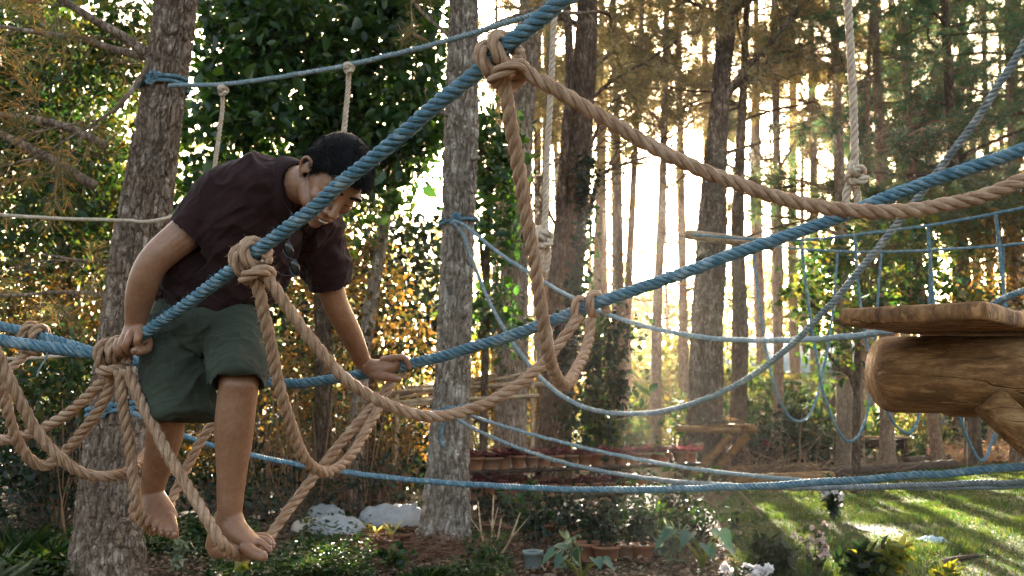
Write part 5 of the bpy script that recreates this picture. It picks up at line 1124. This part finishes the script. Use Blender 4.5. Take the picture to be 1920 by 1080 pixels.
def skin_mat():
    q = NT('skin'); o = q.obj(); n = q.noise(o, 7, 3); n2 = q.noise(o, 90, 3, .6); n3 = q.noise(o, 600, 2)
    c = q.ramp(n, [(.3, (.21, .096, .048)), (.7, (.30, .146, .078))]); c = q.mix(q.ramp(n2, [(.42, (0, 0, 0)), (.68, (.38,) * 3)]), c, (.14, .058, .03)); n4 = q.noise(o, 22, 4, .65); c = q.mix(q.ramp(n4, [(.5, (0, 0, 0)), (.7, (.30,) * 3)]), c, (.40, .22, .14))
    p = q.bsdf(c, .45, q.bump(n2, .25, .002), spec=.45); p.inputs['Subsurface Weight'].default_value = .12; p.inputs['Subsurface Radius'].default_value = (.02, .008, .004); p.inputs['Subsurface Scale'].default_value = .5
    return q.done(p)
def cloth_mat(name, c, sc=420, var=.2):
    q = NT(name); o = q.obj(); n = q.noise(o, 9, 3); n2 = q.noise(o, sc, 2, .5); lo = tuple(x * (1 - var) for x in c); hi = tuple(x * (1 + var * 1.3) for x in c)
    cc = q.mix(.45, q.ramp(n, [(.3, lo), (.7, hi)]), q.ramp(n2, [(.35, lo), (.65, hi)]))
    p = q.bsdf(cc, .9, q.bump(n2, .35, .0015), spec=.15); p.inputs['Sheen Weight'].default_value = .04; p.inputs['Sheen Roughness'].default_value = .5
    return q.done(p)
M['skin'] = skin_mat(); M['shirt'] = cloth_mat('maroon_cotton', (.023, .0092, .0088)); M['shorts'] = cloth_mat('green_corduroy', (.036, .041, .028), 520, .3)
q = NT('black_hair'); M['hair'] = q.done(q.bsdf((.006, .005, .0045), .6, spec=.15))
q = NT('nail'); M['nail'] = q.done(q.bsdf((.33, .19, .13), .4, spec=.4))
man = thing('person', 'barefoot man in a maroon shirt and green shorts bent over while stepping along the ropes', 'person', np.array([W(400, 900, 2.95)[0], W(400, 900, 2.95)[1], 0]))
SP = man

# --- head frame ---
f = nrm(np.array([.50, -.48 * 1.0, -.72])); f = nrm(.31 * RT - .57 * FWD - .76 * UPV)
u = .70 * RT + .60 * UPV - .42 * FWD; u = nrm(u - f * np.dot(u, f)); s = np.cross(u, f)      # s = his left
HC = W(624, 338, 2.84); HS = 1.06
def H(x, y, z): return HC + HS * (s * x + f * y + u * z)          # left, forward, up
HAX = np.array([s, f, u])
body = MB()
def hb(c, r, tilt=None): ball(body, H(*c), np.array(r) * HS, HAX if tilt is None else tilt)
hb((0, -.018, .028), (.074, .094, .090))            # cranium
hb((0, .018, .012), (.068, .070, .085))             # forehead / face block
hb((0, .030, -.050), (.056, .056, .062))            # mid face
hb((0, .042, -.088), (.036, .040, .032))            # jaw
hb((0, .066, -.102), (.019, .017, .016))            # chin
for k in (-1, 1):
    hb((k * .040, .054, -.026), (.026, .024, .022)) # cheekbone
    hb((k * .044, .014, -.066), (.016, .044, .026)) # jaw corner
    hb((k * .030, .076, .028), (.027, .013, .011))  # brow
    hb((k * .031, .072, .004), (.017, .013, .010))  # closed eyelid
    hb((k * .015, .088, -.040), (.011, .012, .009)) # nostril
    e0 = lambda y, z, o=0: H(k * (.0775 + o - (y + .012) * .30), y - .006, z - .010)
    loft_bm(body, [e0(.006, -.004, .002), e0(.008, .016, .004), e0(-.004, .030, .009), e0(-.020, .027, .014), e0(-.025, .008, .013), e0(-.017, -.014, .008), e0(-.004, -.028, .002)], [.0045, .0048, .005, .0052, .005, .005, .0065], sides=10)
    ball(body, e0(-.009, .004, .003), np.array([.0145, .005, .024]) * HS, np.array([nrm(-f + s * k * .3), nrm(s * k + f * .3), u]))
loft_bm(body, [H(0, .078, .016), H(0, .090, -.010), H(0, .104, -.036)], [.009, .010, .014], [.011, .011, .012], ref=s, sides=12)   # nose
hb((0, .087, -.064), (.024, .010, .0065)); hb((0, .083, -.079), (.021, .011, .0075))    # lips
hb((0, .076, -.068), (.034, .016, .022))
# --- torso line ---
hipC, mid, chest, nb = W(392, 612, 3.08), W(418, 520, 3.05), W(465, 430, 3.01), W(528, 345, 2.97)
shR, shL = W(416, 376, 2.93), W(592, 432, 3.17)
lat_h = nrm(W(480, 602, 3.0) - W(300, 612, 3.1)); lat_s = nrm(shL - shR)
loft_bm(body, [hipC, mid, chest, (chest * .35 + nb * .65), nb], [.14, .125, .14, .13, .075], [.09, .08, .09, .08, .055], refs=[lat_h, lat_h * .5 + lat_s * .5, lat_s, lat_s, lat_s], sides=28)
loft_bm(body, [nb, nb * .45 + H(0, -.03, -.055) * .55, H(0, -.022, -.03)], [.062, .056, .054], [.062, .058, .058], ref=lat_s, sides=20)
# --- arms ---
RW, LW = W(254, 607, 2.925), W(683, 684, 3.41)
rel, lel = W(287, 492, 2.87), W(628, 566, 3.24)
loft_bm(body, [shR, (shR * .45 + rel * .55), rel, rel * .5 + RW * .5 + np.array([-.006, -.012, 0]), RW], [.058, .053, .045, .043, .031], [.058, .054, .046, .041, .026], ref=RT, sides=20)
loft_bm(body, [shL, shL * .5 + lel * .5, lel, lel * .5 + LW * .5 + np.array([.004, -.01, 0]), LW], [.056, .047, .042, .038, .028], [.056, .047, .042, .036, .024], ref=RT, sides=20)
def finger(pts, r0, r1):
    loft_bm(body, pts, np.linspace(r0, r1, len(pts)), sides=12, dome=.9)
NAILS = []
def nail(c, n, ax, l, w):
    NAILS.append((np.array(c), nrm(n), nrm(ax), l, w))
# near hand, gripping the front rope
d = 2.93
loft_bm(body, [RW, W(251, 622, 2.915), W(247, 634, 2.90)], [.030, .040, .040], [.024, .022, .018], ref=W(275, 618, 2.92) - W(222, 640, 2.94), sides=18)
for pts, r in (([(266, 618, 2.905), (260, 631, 2.872), (257, 643, 2.873), (264, 652, 2.902)], .0120), ([(248, 622, 2.90), (240, 638, 2.868), (236, 651, 2.872), (245, 661, 2.905)], .0120), ([(234, 630, 2.905), (227, 646, 2.878), (226, 660, 2.885), (236, 667, 2.912)], .0113), ([(222, 638, 2.915), (217, 650, 2.892), (219, 663, 2.898), (228, 668, 2.922)], .0100)):
    finger([W(*p) for p in pts], r, r * .80)
finger([W(264, 616, 2.945), W(277, 638, 2.935), W(277, 653, 2.905), W(264, 659, 2.877), W(251, 658, 2.866)], .0150, .0105)
nail(W(252.5, 656.5, 2.853), W(252, 655, 2.6) - W(252, 659, 2.86), W(249, 658, 2.866) - W(262, 659, 2.877), .014, .011)
ball(body, W(268, 634, 2.925), [.018, .02, .028])
# far hand on the back rope
kn = [W(733, 672, 3.375), W(736, 673, 3.40), W(737, 676, 3.425), W(736, 681, 3.445)]
loft_bm(body, [LW, W(706, 691, 3.395), W(726, 688, 3.40), W(738, 684, 3.41)], [.028, .038, .040, .036], [.025, .033, .030, .022], ref=nrm(W(733, 668, 3.46) - W(733, 676, 3.36)), sides=18)
for k, (tp, md) in enumerate((((768, 689, 3.375), (758, 671, 3.37)), ((771, 691, 3.40), (762, 672, 3.40)), ((769, 694, 3.43), (760, 675, 3.43)), ((762, 697, 3.45), (754, 680, 3.45)))):
    finger([LW * .3 + kn[k] * .7, kn[k], W(*md), W(*tp)], .0132 - .0007 * k, .0098 - .0005 * k)
finger([W(700, 700, 3.38), W(714, 705, 3.355), W(731, 707, 3.342), W(748, 711, 3.335)], .0175, .0118)
nail(W(746, 709.5, 3.3225), W(745, 705, 3.0) - W(745, 712, 3.33), W(748, 712, 3.335) - W(730, 708, 3.345), .015, .012)
# --- legs ---
hL, hR = W(440, 615, 3.06), W(345, 618, 3.12)
kL, kR = W(448, 716, 2.83), W(312, 770, 2.98)
aL, aR = W(430, 972, 2.86), W(284, 926, 3.10)
fw = RT * .35 - FWD
loft_bm(body, [hL, hL * .5 + kL * .5, kL * .94 + hL * .06], [.085, .078, .058], [.088, .078, .058], ref=RT, sides=24, dome=1.0)
loft_bm(body, [kL, kL * .68 + aL * .32 + np.array([-.006, .008, 0]), kL * .4 + aL * .6 + np.array([-.004, .006, 0]), aL], [.056, .056, .045, .034], [.056, .060, .050, .040], ref=RT, sides=24)
loft_bm(body, [hR, hR * .5 + kR * .5, kR * .94 + hR * .06], [.085, .078, .058], [.088, .078, .058], ref=RT, sides=24, dome=1.0)
loft_bm(body, [kR, kR * .68 + aR * .32 + np.array([.004, .012, 0]), kR * .4 + aR * .6 + np.array([.002, .008, 0]), aR], [.056, .055, .045, .034], [.056, .060, .050, .040], ref=RT, sides=24)
# forward foot, lying along the rope, big toe towards the camera
def toe(pts, r0, r1): finger([W(*p) for p in pts], r0, r1)
loft_bm(body, [W(430, 950, 2.862), W(433, 972, 2.856), W(441, 991, 2.843), W(458, 1006, 2.825), W(474, 1017, 2.81)], [.024, .034, .038, .040, .036], [.026, .036, .034, .026, .019], ref=nrm(W(452, 1020, 2.75) - W(478, 998, 2.90)), sides=20)
loft_bm(body, [W(424, 968, 2.87), W(412, 1005, 2.88), W(404, 1026, 2.885)], [.034, .036, .031], [.038, .036, .030], ref=RT, sides=20)
loft_bm(body, [W(404, 1028, 2.88), W(430, 1030, 2.85), W(455, 1030, 2.815), W(470, 1031, 2.795)], [.029, .026, .028, .026], [.026, .021, .020, .018], ref=UPV, sides=18)
toe([(462, 1026, 2.79), (476, 1036, 2.765), (494, 1044, 2.75)], .020, .0145)
for p in (([(474, 1014, 2.81), (492, 1018, 2.80), (506, 1032, 2.795)]), ([(478, 1011, 2.835), (498, 1012, 2.83), (511, 1026, 2.825)]), ([(480, 1008, 2.86), (500, 1008, 2.86), (513, 1021, 2.855)]), ([(480, 1006, 2.885), (499, 1005, 2.885), (510, 1016, 2.885)])):
    toe(p, .0115, .0094)
nail(W(495, 1036.5, 2.742), W(490, 1000, 2.6) - W(494, 1044, 2.75), W(494, 1044, 2.75) - W(476, 1036, 2.765), .016, .016)
nail(W(507, 1025.5, 2.789), W(508, 1010, 2.6) - W(506, 1032, 2.795), W(506, 1032, 2.795) - W(492, 1018, 2.80), .010, .010)
nail(W(512.5, 1019, 2.82), W(514, 1004, 2.6) - W(511, 1026, 2.825), W(511, 1026, 2.825) - W(498, 1012, 2.83), .010, .009)
# lifted foot, toes hanging over the rope
loft_bm(body, [W(284, 908, 3.105), W(285, 924, 3.10), W(291, 942, 3.072), W(299, 960, 3.035), W(305, 974, 3.01)], [.024, .034, .041, .046, .046], [.028, .038, .034, .026, .020], ref=RT, sides=20)
loft_bm(body, [W(281, 922, 3.12), W(266, 945, 3.14), W(258, 960, 3.145)], [.034, .034, .029], [.040, .036, .030], ref=RT, sides=18)
loft_bm(body, [W(258, 964, 3.14), W(274, 974, 3.09), W(290, 980, 3.04)], [.026, .024, .030], [.026, .022, .02], ref=RT, sides=16)
for p, r in (([(283, 964, 3.02), (277, 974, 2.985), (277, 984, 2.98)], .0100), ([(292, 970, 3.01), (290, 984, 2.972), (290, 995, 2.97)], .0102), ([(302, 974, 3.005), (303, 990, 2.968), (303, 1001, 2.968)], .0106), ([(311, 974, 3.005), (314, 991, 2.97), (316, 1003, 2.97)], .0110), ([(319, 970, 3.01), (325, 990, 2.975), (327, 1004, 2.975)], .0165)):
    toe(p, r, r * .84)
nail(W(327, 1002, 2.957), W(326, 1000, 2.5) - W(327, 1002, 2.97), W(327, 1004, 2.975) - W(325, 990, 2.975), .016, .015)
for (x, y, dd) in ((316, 1001, 2.957), (303, 999, 2.956), (290, 993, 2.959)): nail(W(x, y, dd), W(x, y - 2, 2.5) - W(x, y, 2.97), W(x, y + 10, 2.97) - W(x, y, 2.97), .009, .010)
def relax(me, V, spots, it=30):
    E = np.empty(len(me.edges) * 2, np.int32); me.edges.foreach_get('vertices', E); E = E.reshape(-1, 2); n = len(V)
    mk = np.zeros(n)
    for c, r in spots: mk = np.maximum(mk, np.exp(-(np.linalg.norm(V - c, axis=1) / r) ** 2))
    use = np.where(mk > .03)[0]; idx = np.full(n, -1); idx[use] = np.arange(len(use)); e = E[(idx[E[:, 0]] >= 0) & (idx[E[:, 1]] >= 0)]; a, c = idx[e[:, 0]], idx[e[:, 1]]
    X = V[use].copy(); m = (mk[use] * .8)[:, None]; k = len(use); dg = np.maximum(np.bincount(a, minlength=k) + np.bincount(c, minlength=k), 1)[:, None]
    for _ in range(it):
        S = np.stack([np.bincount(a, X[c, q], k) + np.bincount(c, X[a, q], k) for q in range(3)], 1) / dg; X = X + (S - X) * m
    V = V.copy(); V[use] = X; return V
me = fuse(body, .0023, 2, .5); V = mverts(me)
V = relax(me, V, [(aL, .05), (aR, .05), (RW, .03), (LW, .035), (kL, .07), (kR, .07), (H(.05, .0, -.07), .035), (H(-.05, .0, -.07), .035), (H(0, -.03, -.06), .05), (H(.035, .05, -.045), .04), (H(-.035, .05, -.045), .04), (H(0, .06, .02), .04), (H(-.06, .02, -.03), .04), (W(450, 1000, 2.84), .03), (W(296, 955, 3.04), .03), (rel, .06), (lel, .06)], 36)
setv(me, V); N_ = mnorms(me)
V += N_ * ((fbm(V * 9, 2) - .5) * .004)[:, None]
V += N_ * ((fbm(V * 26, 2) - .5) * .0016)[:, None]; me.name = 'body'; from mathutils.bvhtree import BVHTree; BV = BVHTree.FromPolygons([tuple(x) for x in V], [tuple(p.vertices) for p in me.polygons]); setv(me, V - parent_origin(man)); link('body', me, M['skin'], man)
for (c, n, ax, l, w) in NAILS:
    b = MB(); sd = np.cross(n, ax); P = []
    for k in range(10):
        a = 2 * math.pi * k / 10; P.append(c + ax * l * .5 * math.cos(a) + sd * w * .5 * math.sin(a) - n * .0022 * abs(math.sin(a)))
    P = np.array(P); b.add(np.vstack([P, c + n * .0012, P - n * .003]), [np.array([[k, (k + 1) % 10, 10] for k in range(10)]), np.array([[(k + 1) % 10, k, 11 + k, 11 + (k + 1) % 10] for k in range(10)])])
    b.build('nail', M['nail'], man)
# --- hair: cap + short strands ---
nu, nv = 48, 72; uu = np.linspace(-math.pi / 2, math.pi / 2, nu); vv = np.linspace(0, 2 * math.pi, nv, endpoint=False); U, V_ = np.meshgrid(uu, vv, indexing='ij')
L3 = np.stack([np.cos(U) * np.cos(V_) * .0815, -.016 + np.cos(U) * np.sin(V_) * .1035, .030 + np.sin(U) * .101], -1)
L3[..., 1] += .016 * np.clip((L3[..., 1]) / .1, 0, 1) * (L3[..., 2] > .03)
x, y, z = L3[..., 0], L3[..., 1], L3[..., 2]
hl = np.where(y > .035, .038 + (y - .035) * .62, np.where(y > -.002, -.012 + (y + .002) * 1.35, np.where(y > -.035, .012 - (-.002 - y) * .2, -.046)))
hl = hl + (vnoise(np.stack([x * 90, y * 90, z * 0], -1)) - .5) * .008
ok = (z > hl)
wp = HC + HS * (L3 @ HAX); nn = nrm(np.stack([x / .0815 ** 2, (y + .016) / .1035 ** 2, (z - .03) / .101 ** 2], -1) @ HAX)
wp = wp + nn * ((fbm(L3 * 40, 3) - .5) * .0025)[..., None]
i = np.arange(nu - 1)[:, None] * nv; j = np.arange(nv)[None]; j2 = (j + 1) % nv; F = np.stack([i + j, i + j2, i + nv + j2, i + nv + j], -1).reshape(-1, 4); okf = ok.reshape(-1)[F].sum(1) >= 2
b = MB(); Vc = wp.reshape(-1, 3); b.add(Vc, F[okf])
RNG = np.random.default_rng(1234); n = 26000; idx = RNG.integers(0, nu * nv, n * 2); wgt = np.cos(U).reshape(-1)[idx]; idx = idx[(RNG.uniform(0, 1, len(idx)) < wgt) & ok.reshape(-1)[idx]][:n]; n = len(idx)
p = Vc[idx] + RNG.normal(size=(n, 3)) * .0025; nd = nn.reshape(-1, 3)[idx]; cl = np.stack([vnoise(p * 70 + q * 11) - .5 for q in range(3)], 1); dd = nrm(nd * .55 + (f * .75 - u * .25) + cl * .5 + RNG.normal(size=(n, 3)) * .10); l = RNG.uniform(.014, .026, n)[:, None]; fl = RNG.uniform(0, 1, n) < .03; l[fl] *= 1.6; dd[fl] = nrm(dd[fl] + RNG.normal(size=(int(fl.sum()), 3)) * .5); sd = nrm(np.cross(dd, RNG.normal(size=dd.shape))) * .0006
p = p - nd * .004; V = np.stack([p - sd, p + sd, p + dd * l], 1).reshape(-1, 3); b.add(V, (np.arange(n) * 3)[:, None] + np.array([[0, 1, 2]]))
b.build('hair', M['hair'], man, smooth=False)
def onface(P, lift=.0008):
    o = []
    for p in P:
        h = BV.ray_cast(Vector(p + f * .08), Vector(-f), .2); o.append(np.array(h[0]) + f * lift if h[0] is not None and abs((np.array(h[0]) - p) @ f) < .03 else HC)
    return np.array(o)
b = MB()                                     # eyebrows and lash line
for k in (-1, 1):
    n = 160; t = RNG.uniform(0, 1, n); c = np.array([H(k * (.012 + .034 * q), .0885 - .014 * q ** 2, .027 + .006 * math.sin(q * 2.6)) for q in t]) + RNG.normal(size=(n, 3)) * .0016; c = onface(c)
    dr = nrm(s * k + u * .25 + RNG.normal(size=(n, 3)) * .25); sd = nrm(np.cross(dr, f)) * .0009; b.add(np.stack([c - sd, c + sd, c + dr * .008], 1).reshape(-1, 3), (np.arange(n) * 3)[:, None] + np.array([[0, 1, 2]]))
    Q = np.array([H(k * (.016 + .030 * q), .0855 - .012 * q ** 2, -.0005 - .003 * math.sin(q * 3.14)) for q in np.linspace(0, 1, 9)]); b.tube(onface(Q, 0), .0012, 5)
b.build('eyebrow', M['hair'], man, smooth=False)
q = NT('teeth'); M['teeth'] = q.done(q.bsdf((.6, .55, .48), .3)); b = MB()
Q = np.array([H(.018 * math.sin(t), .079 + .0165 * math.cos(t), -.0715) for t in np.linspace(-1.2, 1.2, 13)]); b.tube(Q, .0026, 6); b.build('teeth', M['teeth'], man)

# --- shirt ---
b = MB()
hem = W(388, 588, 3.07); m1 = W(405, 530, 3.05); m2 = W(440, 462, 3.02); m3 = W(478, 394, 2.99); m4 = W(508, 362, 2.965); m5 = W(536, 354, 2.955)
loft_bm(b, [hem, m1, m2, m3, m4, m5], [.166, .166, .186, .182, .145, .085], [.118, .122, .132, .124, .098, .070], refs=[lat_h, lat_h * .65 + lat_s * .35, lat_h * .2 + lat_s * .8, lat_s, lat_s, lat_s], sides=40, dome=.12)
sh0 = shR * .72 + m4 * .28; c1 = shR * .42 + rel * .58 + RT * .010
loft_bm(b, [sh0, shR + UPV * .004, shR * .72 + rel * .28, c1], [.056, .064, .064, .061], [.060, .068, .072, .070], ref=RT, sides=30, dome=.1)
sh1 = shL * .72 + m4 * .28; c2 = shL * .22 + lel * .78
loft_bm(b, [sh1, shL, shL * .7 + lel * .3, c2], [.085, .078, .070, .066], [.088, .078, .070, .064], ref=RT, sides=30, dome=.1)
loft_bm(b, [shR + (m5 - shR) * .22, m4 * .6 + shR * .4 + UPV * .026, m5 - UPV * .004], [.066, .082, .066], [.060, .076, .065], ref=FWD, sides=24)
loft_bm(b, [shL + (m5 - shL) * .15, m4 * .55 + shL * .45 + UPV * .005, m5], [.07, .08, .065], [.07, .08, .065], ref=FWD, sides=24)
def folds(V, org, axis, freq, amp, warp, sharp=1.6):
    t = (V - org) @ nrm(axis); g = fbm(V * warp, 3) * 6; w = .5 + .5 * np.sin(t * freq + g); return (w ** sharp - .45) * amp
def creases(V, along, fa, fc, amp, seed):
    "sharp creases running along a direction"
    a = nrm(along); b1 = nrm(np.cross(a, FWD)); b2 = np.cross(a, b1); Q = np.stack([V @ a * fa, V @ b1 * fc, V @ b2 * fc], 1) + seed
    Q = Q + (np.stack([vnoise(V * 7 + k * 5 + seed) for k in range(3)], 1) - .5) * 1.4
    r = 1 - np.abs(2 * fbm(Q, 2) - 1); return (np.clip((r - .62) / .38, 0, 1) ** 1.7) * amp
def hemcut(V, N, c, e, lim, span, hemw=.022):
    ax = nrm(e - c); tt = (V - c) @ ax; rad = np.linalg.norm((V - c) - tt[:, None] * ax, axis=1)
    on = (rad < lim) & (tt > -.12) & (tt < span); cap = on & (N @ ax > .55) & (tt > -.03)
    V[cap] -= ax * (.05 + tt[cap])[:, None]; out = on & ~cap & (tt > -.002); V[out] -= ax * (tt[out] + .002)[:, None]
    st = on & ~cap; V[st] -= N[st] * (.0022 * np.exp(-((tt[st] + hemw) / .0035) ** 2))[:, None]
    fade = np.ones(len(V)); fade[on] = np.clip(-tt[on] / .05, .25, 1); return fade
me = fuse(b, .0045, 9, .5); V = mverts(me); N_ = mnorms(me)
fade = np.ones(len(V))
for (c, e, lim) in ((c1, rel, .10), (c2, lel, .09), (hem, W(385, 640, 3.08), .25)): fade = np.minimum(fade, hemcut(V, N_, c, e, lim, .06))
sv = nrm(m4 - hem); armR = nrm(rel - shR); armL = nrm(lel - shL)
lowmask = np.clip(1 - np.linalg.norm(V - m3, axis=1) / .42, 0, 1); nearR = np.exp(-(np.linalg.norm(V - c1, axis=1) / .16) ** 2); nearL = np.exp(-(np.linalg.norm(V - c2, axis=1) / .16) ** 2)
D_ = folds(V, hem, lat_h, 48, .012, 4.5) * (1 - .6 * lowmask) + creases(V, sv + lat_s * .35, 2.2, 12, .013, 3) + creases(V, sv * .5 - lat_s * .9, 2.6, 14, .010, 9) * .8 + creases(V, lat_s * .7 + sv * .5, 5, 20, .006, 21) * (nearR + nearL + .3) + creases(V, sv * .8 + lat_s * .4, 7, 34, .004, 40) + (fbm(V * 24, 3) - .5) * .004
V += N_ * (D_ * fade)[:, None]
setv(me, V - parent_origin(man)); me.name = 'shirt'; sh = link('shirt', me, M['shirt'], man)
# collar: a folded band round the neck
b = MB(); cc = nb * .62 + H(0, -.03, -.06) * .38 - UPV * .018; ax = nrm(H(0, -.02, -.02) - nb); e1 = nrm(lat_s - ax * np.dot(lat_s, ax)); e2 = np.cross(ax, e1); R_ = []
for k, (r, hgt) in enumerate(((.070, -.010), (.074, .022), (.079, .026), (.090, .004), (.104, -.026))):
    R_.append([cc + ax * (hgt + .006 * math.sin(2 * a)) + (e1 * math.cos(a) + e2 * math.sin(a) * 1.02) * r for a in np.linspace(0, 2 * math.pi, 41)[:-1]])
V = np.array(R_).reshape(-1, 3); n = 40; i = np.arange(4)[:, None] * n; j = np.arange(n)[None]; j2 = (j + 1) % n; b.add(V, np.stack([i + j, i + j2, i + n + j2, i + n + j], -1).reshape(-1, 4)); b.build('collar', M['shirt'], sh)
# --- shorts ---
b = MB()
loft_bm(b, [W(388, 570, 3.07), W(386, 612, 3.06), W(385, 652, 3.05)], [.162, .176, .165], [.115, .130, .120], ref=lat_h, sides=36, dome=.15)
eR, eL = W(338, 790, 2.965), W(446, 727, 2.81)
loft_bm(b, [W(340, 612, 3.08), W(334, 670, 3.04), W(333, 730, 3.0), eR], [.098, .104, .106, .103], [.118, .120, .118, .110], ref=RT, sides=32, dome=.06)
loft_bm(b, [W(440, 612, 3.05), W(446, 662, 2.94), W(447, 700, 2.85), eL], [.092, .088, .078, .072], [.108, .100, .088, .084], ref=RT, sides=32, dome=.06)
me = fuse(b, .0045, 7, .5); V = mverts(me); N_ = mnorms(me); fade = np.ones(len(V))
for (c, e, lim) in ((eR, kR * .2 + W(318, 850, 3.0) * .8, .15), (eL, W(445, 790, 2.79), .115)): fade = np.minimum(fade, hemcut(V, N_, c, e, lim, .08, .026))
crot = W(398, 660, 2.97); nc = np.exp(-(np.linalg.norm(V - crot, axis=1) / .16) ** 2)
D_ = folds(V, eR, RT * .9 + FWD * .4, 44, .010, 4) * np.clip((W(380, 620, 3.0)[2] - V[:, 2]) / .25, 0, 1) + creases(V, RT * .8 + UPV * .4, 3, 15, .013, 4) * (nc + .25) + creases(V, UPV - RT * .25, 2.2, 13, .010, 14) * .8 + creases(V, RT + UPV * .3, 7, 36, .0035, 33) + (fbm(V * 22, 3) - .5) * .004
for sx in ((360, 2.9),):                             # pocket and side seams pressed into the cloth
    for (pa, pb) in ((W(300, 606, 2.95), W(322, 690, 2.9)), (W(292, 600, 2.95), W(306, 790, 2.88)), (W(396, 610, 2.93), W(404, 700, 2.86))):
        ab = pb - pa; tq = np.clip(((V - pa) @ ab) / (ab @ ab), 0, 1); q_ = pa + tq[:, None] * ab; dv = V - q_; dv = dv - (dv @ FWD)[:, None] * FWD; D_ -= .003 * np.exp(-(np.linalg.norm(dv, axis=1) / .004) ** 2) * (N_ @ FWD < -.2)
V += N_ * (D_ * fade)[:, None]
setv(me, V - parent_origin(man)); me.name = 'shorts'; sho = link('shorts', me, M['shorts'], man)
# --- sunglasses hooked in the shirt ---
q = NT('black_plastic'); M['plastic'] = q.done(q.bsdf((.008, .008, .009), .15, spec=.6))
c = W(546, 486, 2.84); root = thing('sunglasses', 'dark sunglasses hooked on the front of the maroon shirt', 'sunglasses', c); b = MB()
e1, e2 = nrm(RT * .35 - UPV * .9 - FWD * .15), nrm(RT * .8 + UPV * .35 - FWD * .5); e3 = np.cross(e1, e2)
for k in (0, 1):
    o = c + e1 * (.026 if k else -.030); b = MB(); P = np.array([o + e1 * .025 * math.cos(a) + e2 * .017 * math.sin(a) for a in np.linspace(0, 2 * math.pi, 25)]); b.tube(P, .0022, 6, cap=False); b.build('frame', M['plastic'], root)
    b = MB(); ball(b, o, [.024, .016, .003], np.array([e1, e2, e3]), 8, 20); b.build('lens', M['plastic'], root)
b = MB(); b.tube(np.array([c - e1 * .005 - e2 * .004, c, c + e1 * .002 - e2 * .004]), .002, 6); b.tube(crom([c + e1 * .05, c + e1 * .03 - e2 * .05, c - e1 * .01 - e2 * .085], 5), .0018, 5); b.build('temple', M['plastic'], root)
# ================= camera, sky, sun, air =================
cam = bpy.data.cameras.new('camera'); co = bpy.data.objects.new('camera', cam); COL.objects.link(co); SC.camera = co
cam.sensor_width = 36.0; cam.lens = FPX / 1920 * 36; cam.clip_start = .05; cam.clip_end = 2000
co.location = CAM; co.rotation_euler = (math.pi / 2 + PITCH, 0, 0)
cam.dof.use_dof = True; cam.dof.focus_distance = 3.0; cam.dof.aperture_fstop = 5.6
SUN_AZ, SUN_EL = math.radians(7.5), math.radians(13.0)          # azimuth from +Y towards +X
w = bpy.data.worlds.new('World'); SC.world = w; w.use_nodes = True; nt = w.node_tree; bg = nt.nodes['Background']
sky = nt.nodes.new('ShaderNodeTexSky'); sky.sky_type = 'NISHITA'; sky.sun_disc = False; sky.sun_elevation = SUN_EL; sky.sun_rotation = SUN_AZ
sky.air_density = .8; sky.dust_density = 6.0; sky.ozone_density = .4
wm = nt.nodes.new('ShaderNodeMixRGB'); wm.blend_type = 'MULTIPLY'; wm.inputs['Fac'].default_value = 1; wm.inputs['Color2'].default_value = (1, .915, .79, 1); nt.links.new(sky.outputs[0], wm.inputs['Color1']); nt.links.new(wm.outputs[0], bg.inputs['Color']); bg.inputs['Strength'].default_value = .092
sl = bpy.data.lights.new('sun', 'SUN'); sl.energy = 5.0; sl.angle = math.radians(.5); sl.color = (1, .89, .74); so = bpy.data.objects.new('sun', sl); COL.objects.link(so)
dirv = Vector((math.sin(SUN_AZ) * math.cos(SUN_EL), math.cos(SUN_AZ) * math.cos(SUN_EL), math.sin(SUN_EL)))
so.rotation_euler = dirv.to_track_quat('Z', 'Y').to_euler(); so.location = (0, 0, 30)
if USE_HAZE:
    b = MB(); b.box((0, 45, 8.0), (150, 110, 18.4)); q = NT('haze_air'); v = q.n('ShaderNodeVolumePrincipled')
    v.inputs['Color'].default_value = (.99, .93, .84, 1); v.inputs['Density'].default_value = HAZE; v.inputs['Anisotropy'].default_value = .72; q.l(v.outputs[0], q.out.inputs['Volume'])
    tag(b.build('haze', q.m, smooth=False), 'thin sunlit haze filling the wood', 'haze', kind='stuff')
SC.view_settings.view_transform = 'Standard'; SC.view_settings.look = 'None'; SC.view_settings.exposure = EXPO; SC.view_settings.gamma = 1
SC.render.engine = 'CYCLES'; cy = SC.cycles; cy.use_denoising = True; cy.max_bounces = 7; cy.diffuse_bounces = 3; cy.glossy_bounces = 2; cy.transmission_bounces = 4; cy.transparent_max_bounces = 4; cy.volume_bounces = 0
cy.caustics_reflective = False; cy.caustics_refractive = False; cy.sample_clamp_indirect = 6; cy.filter_width = 1.1
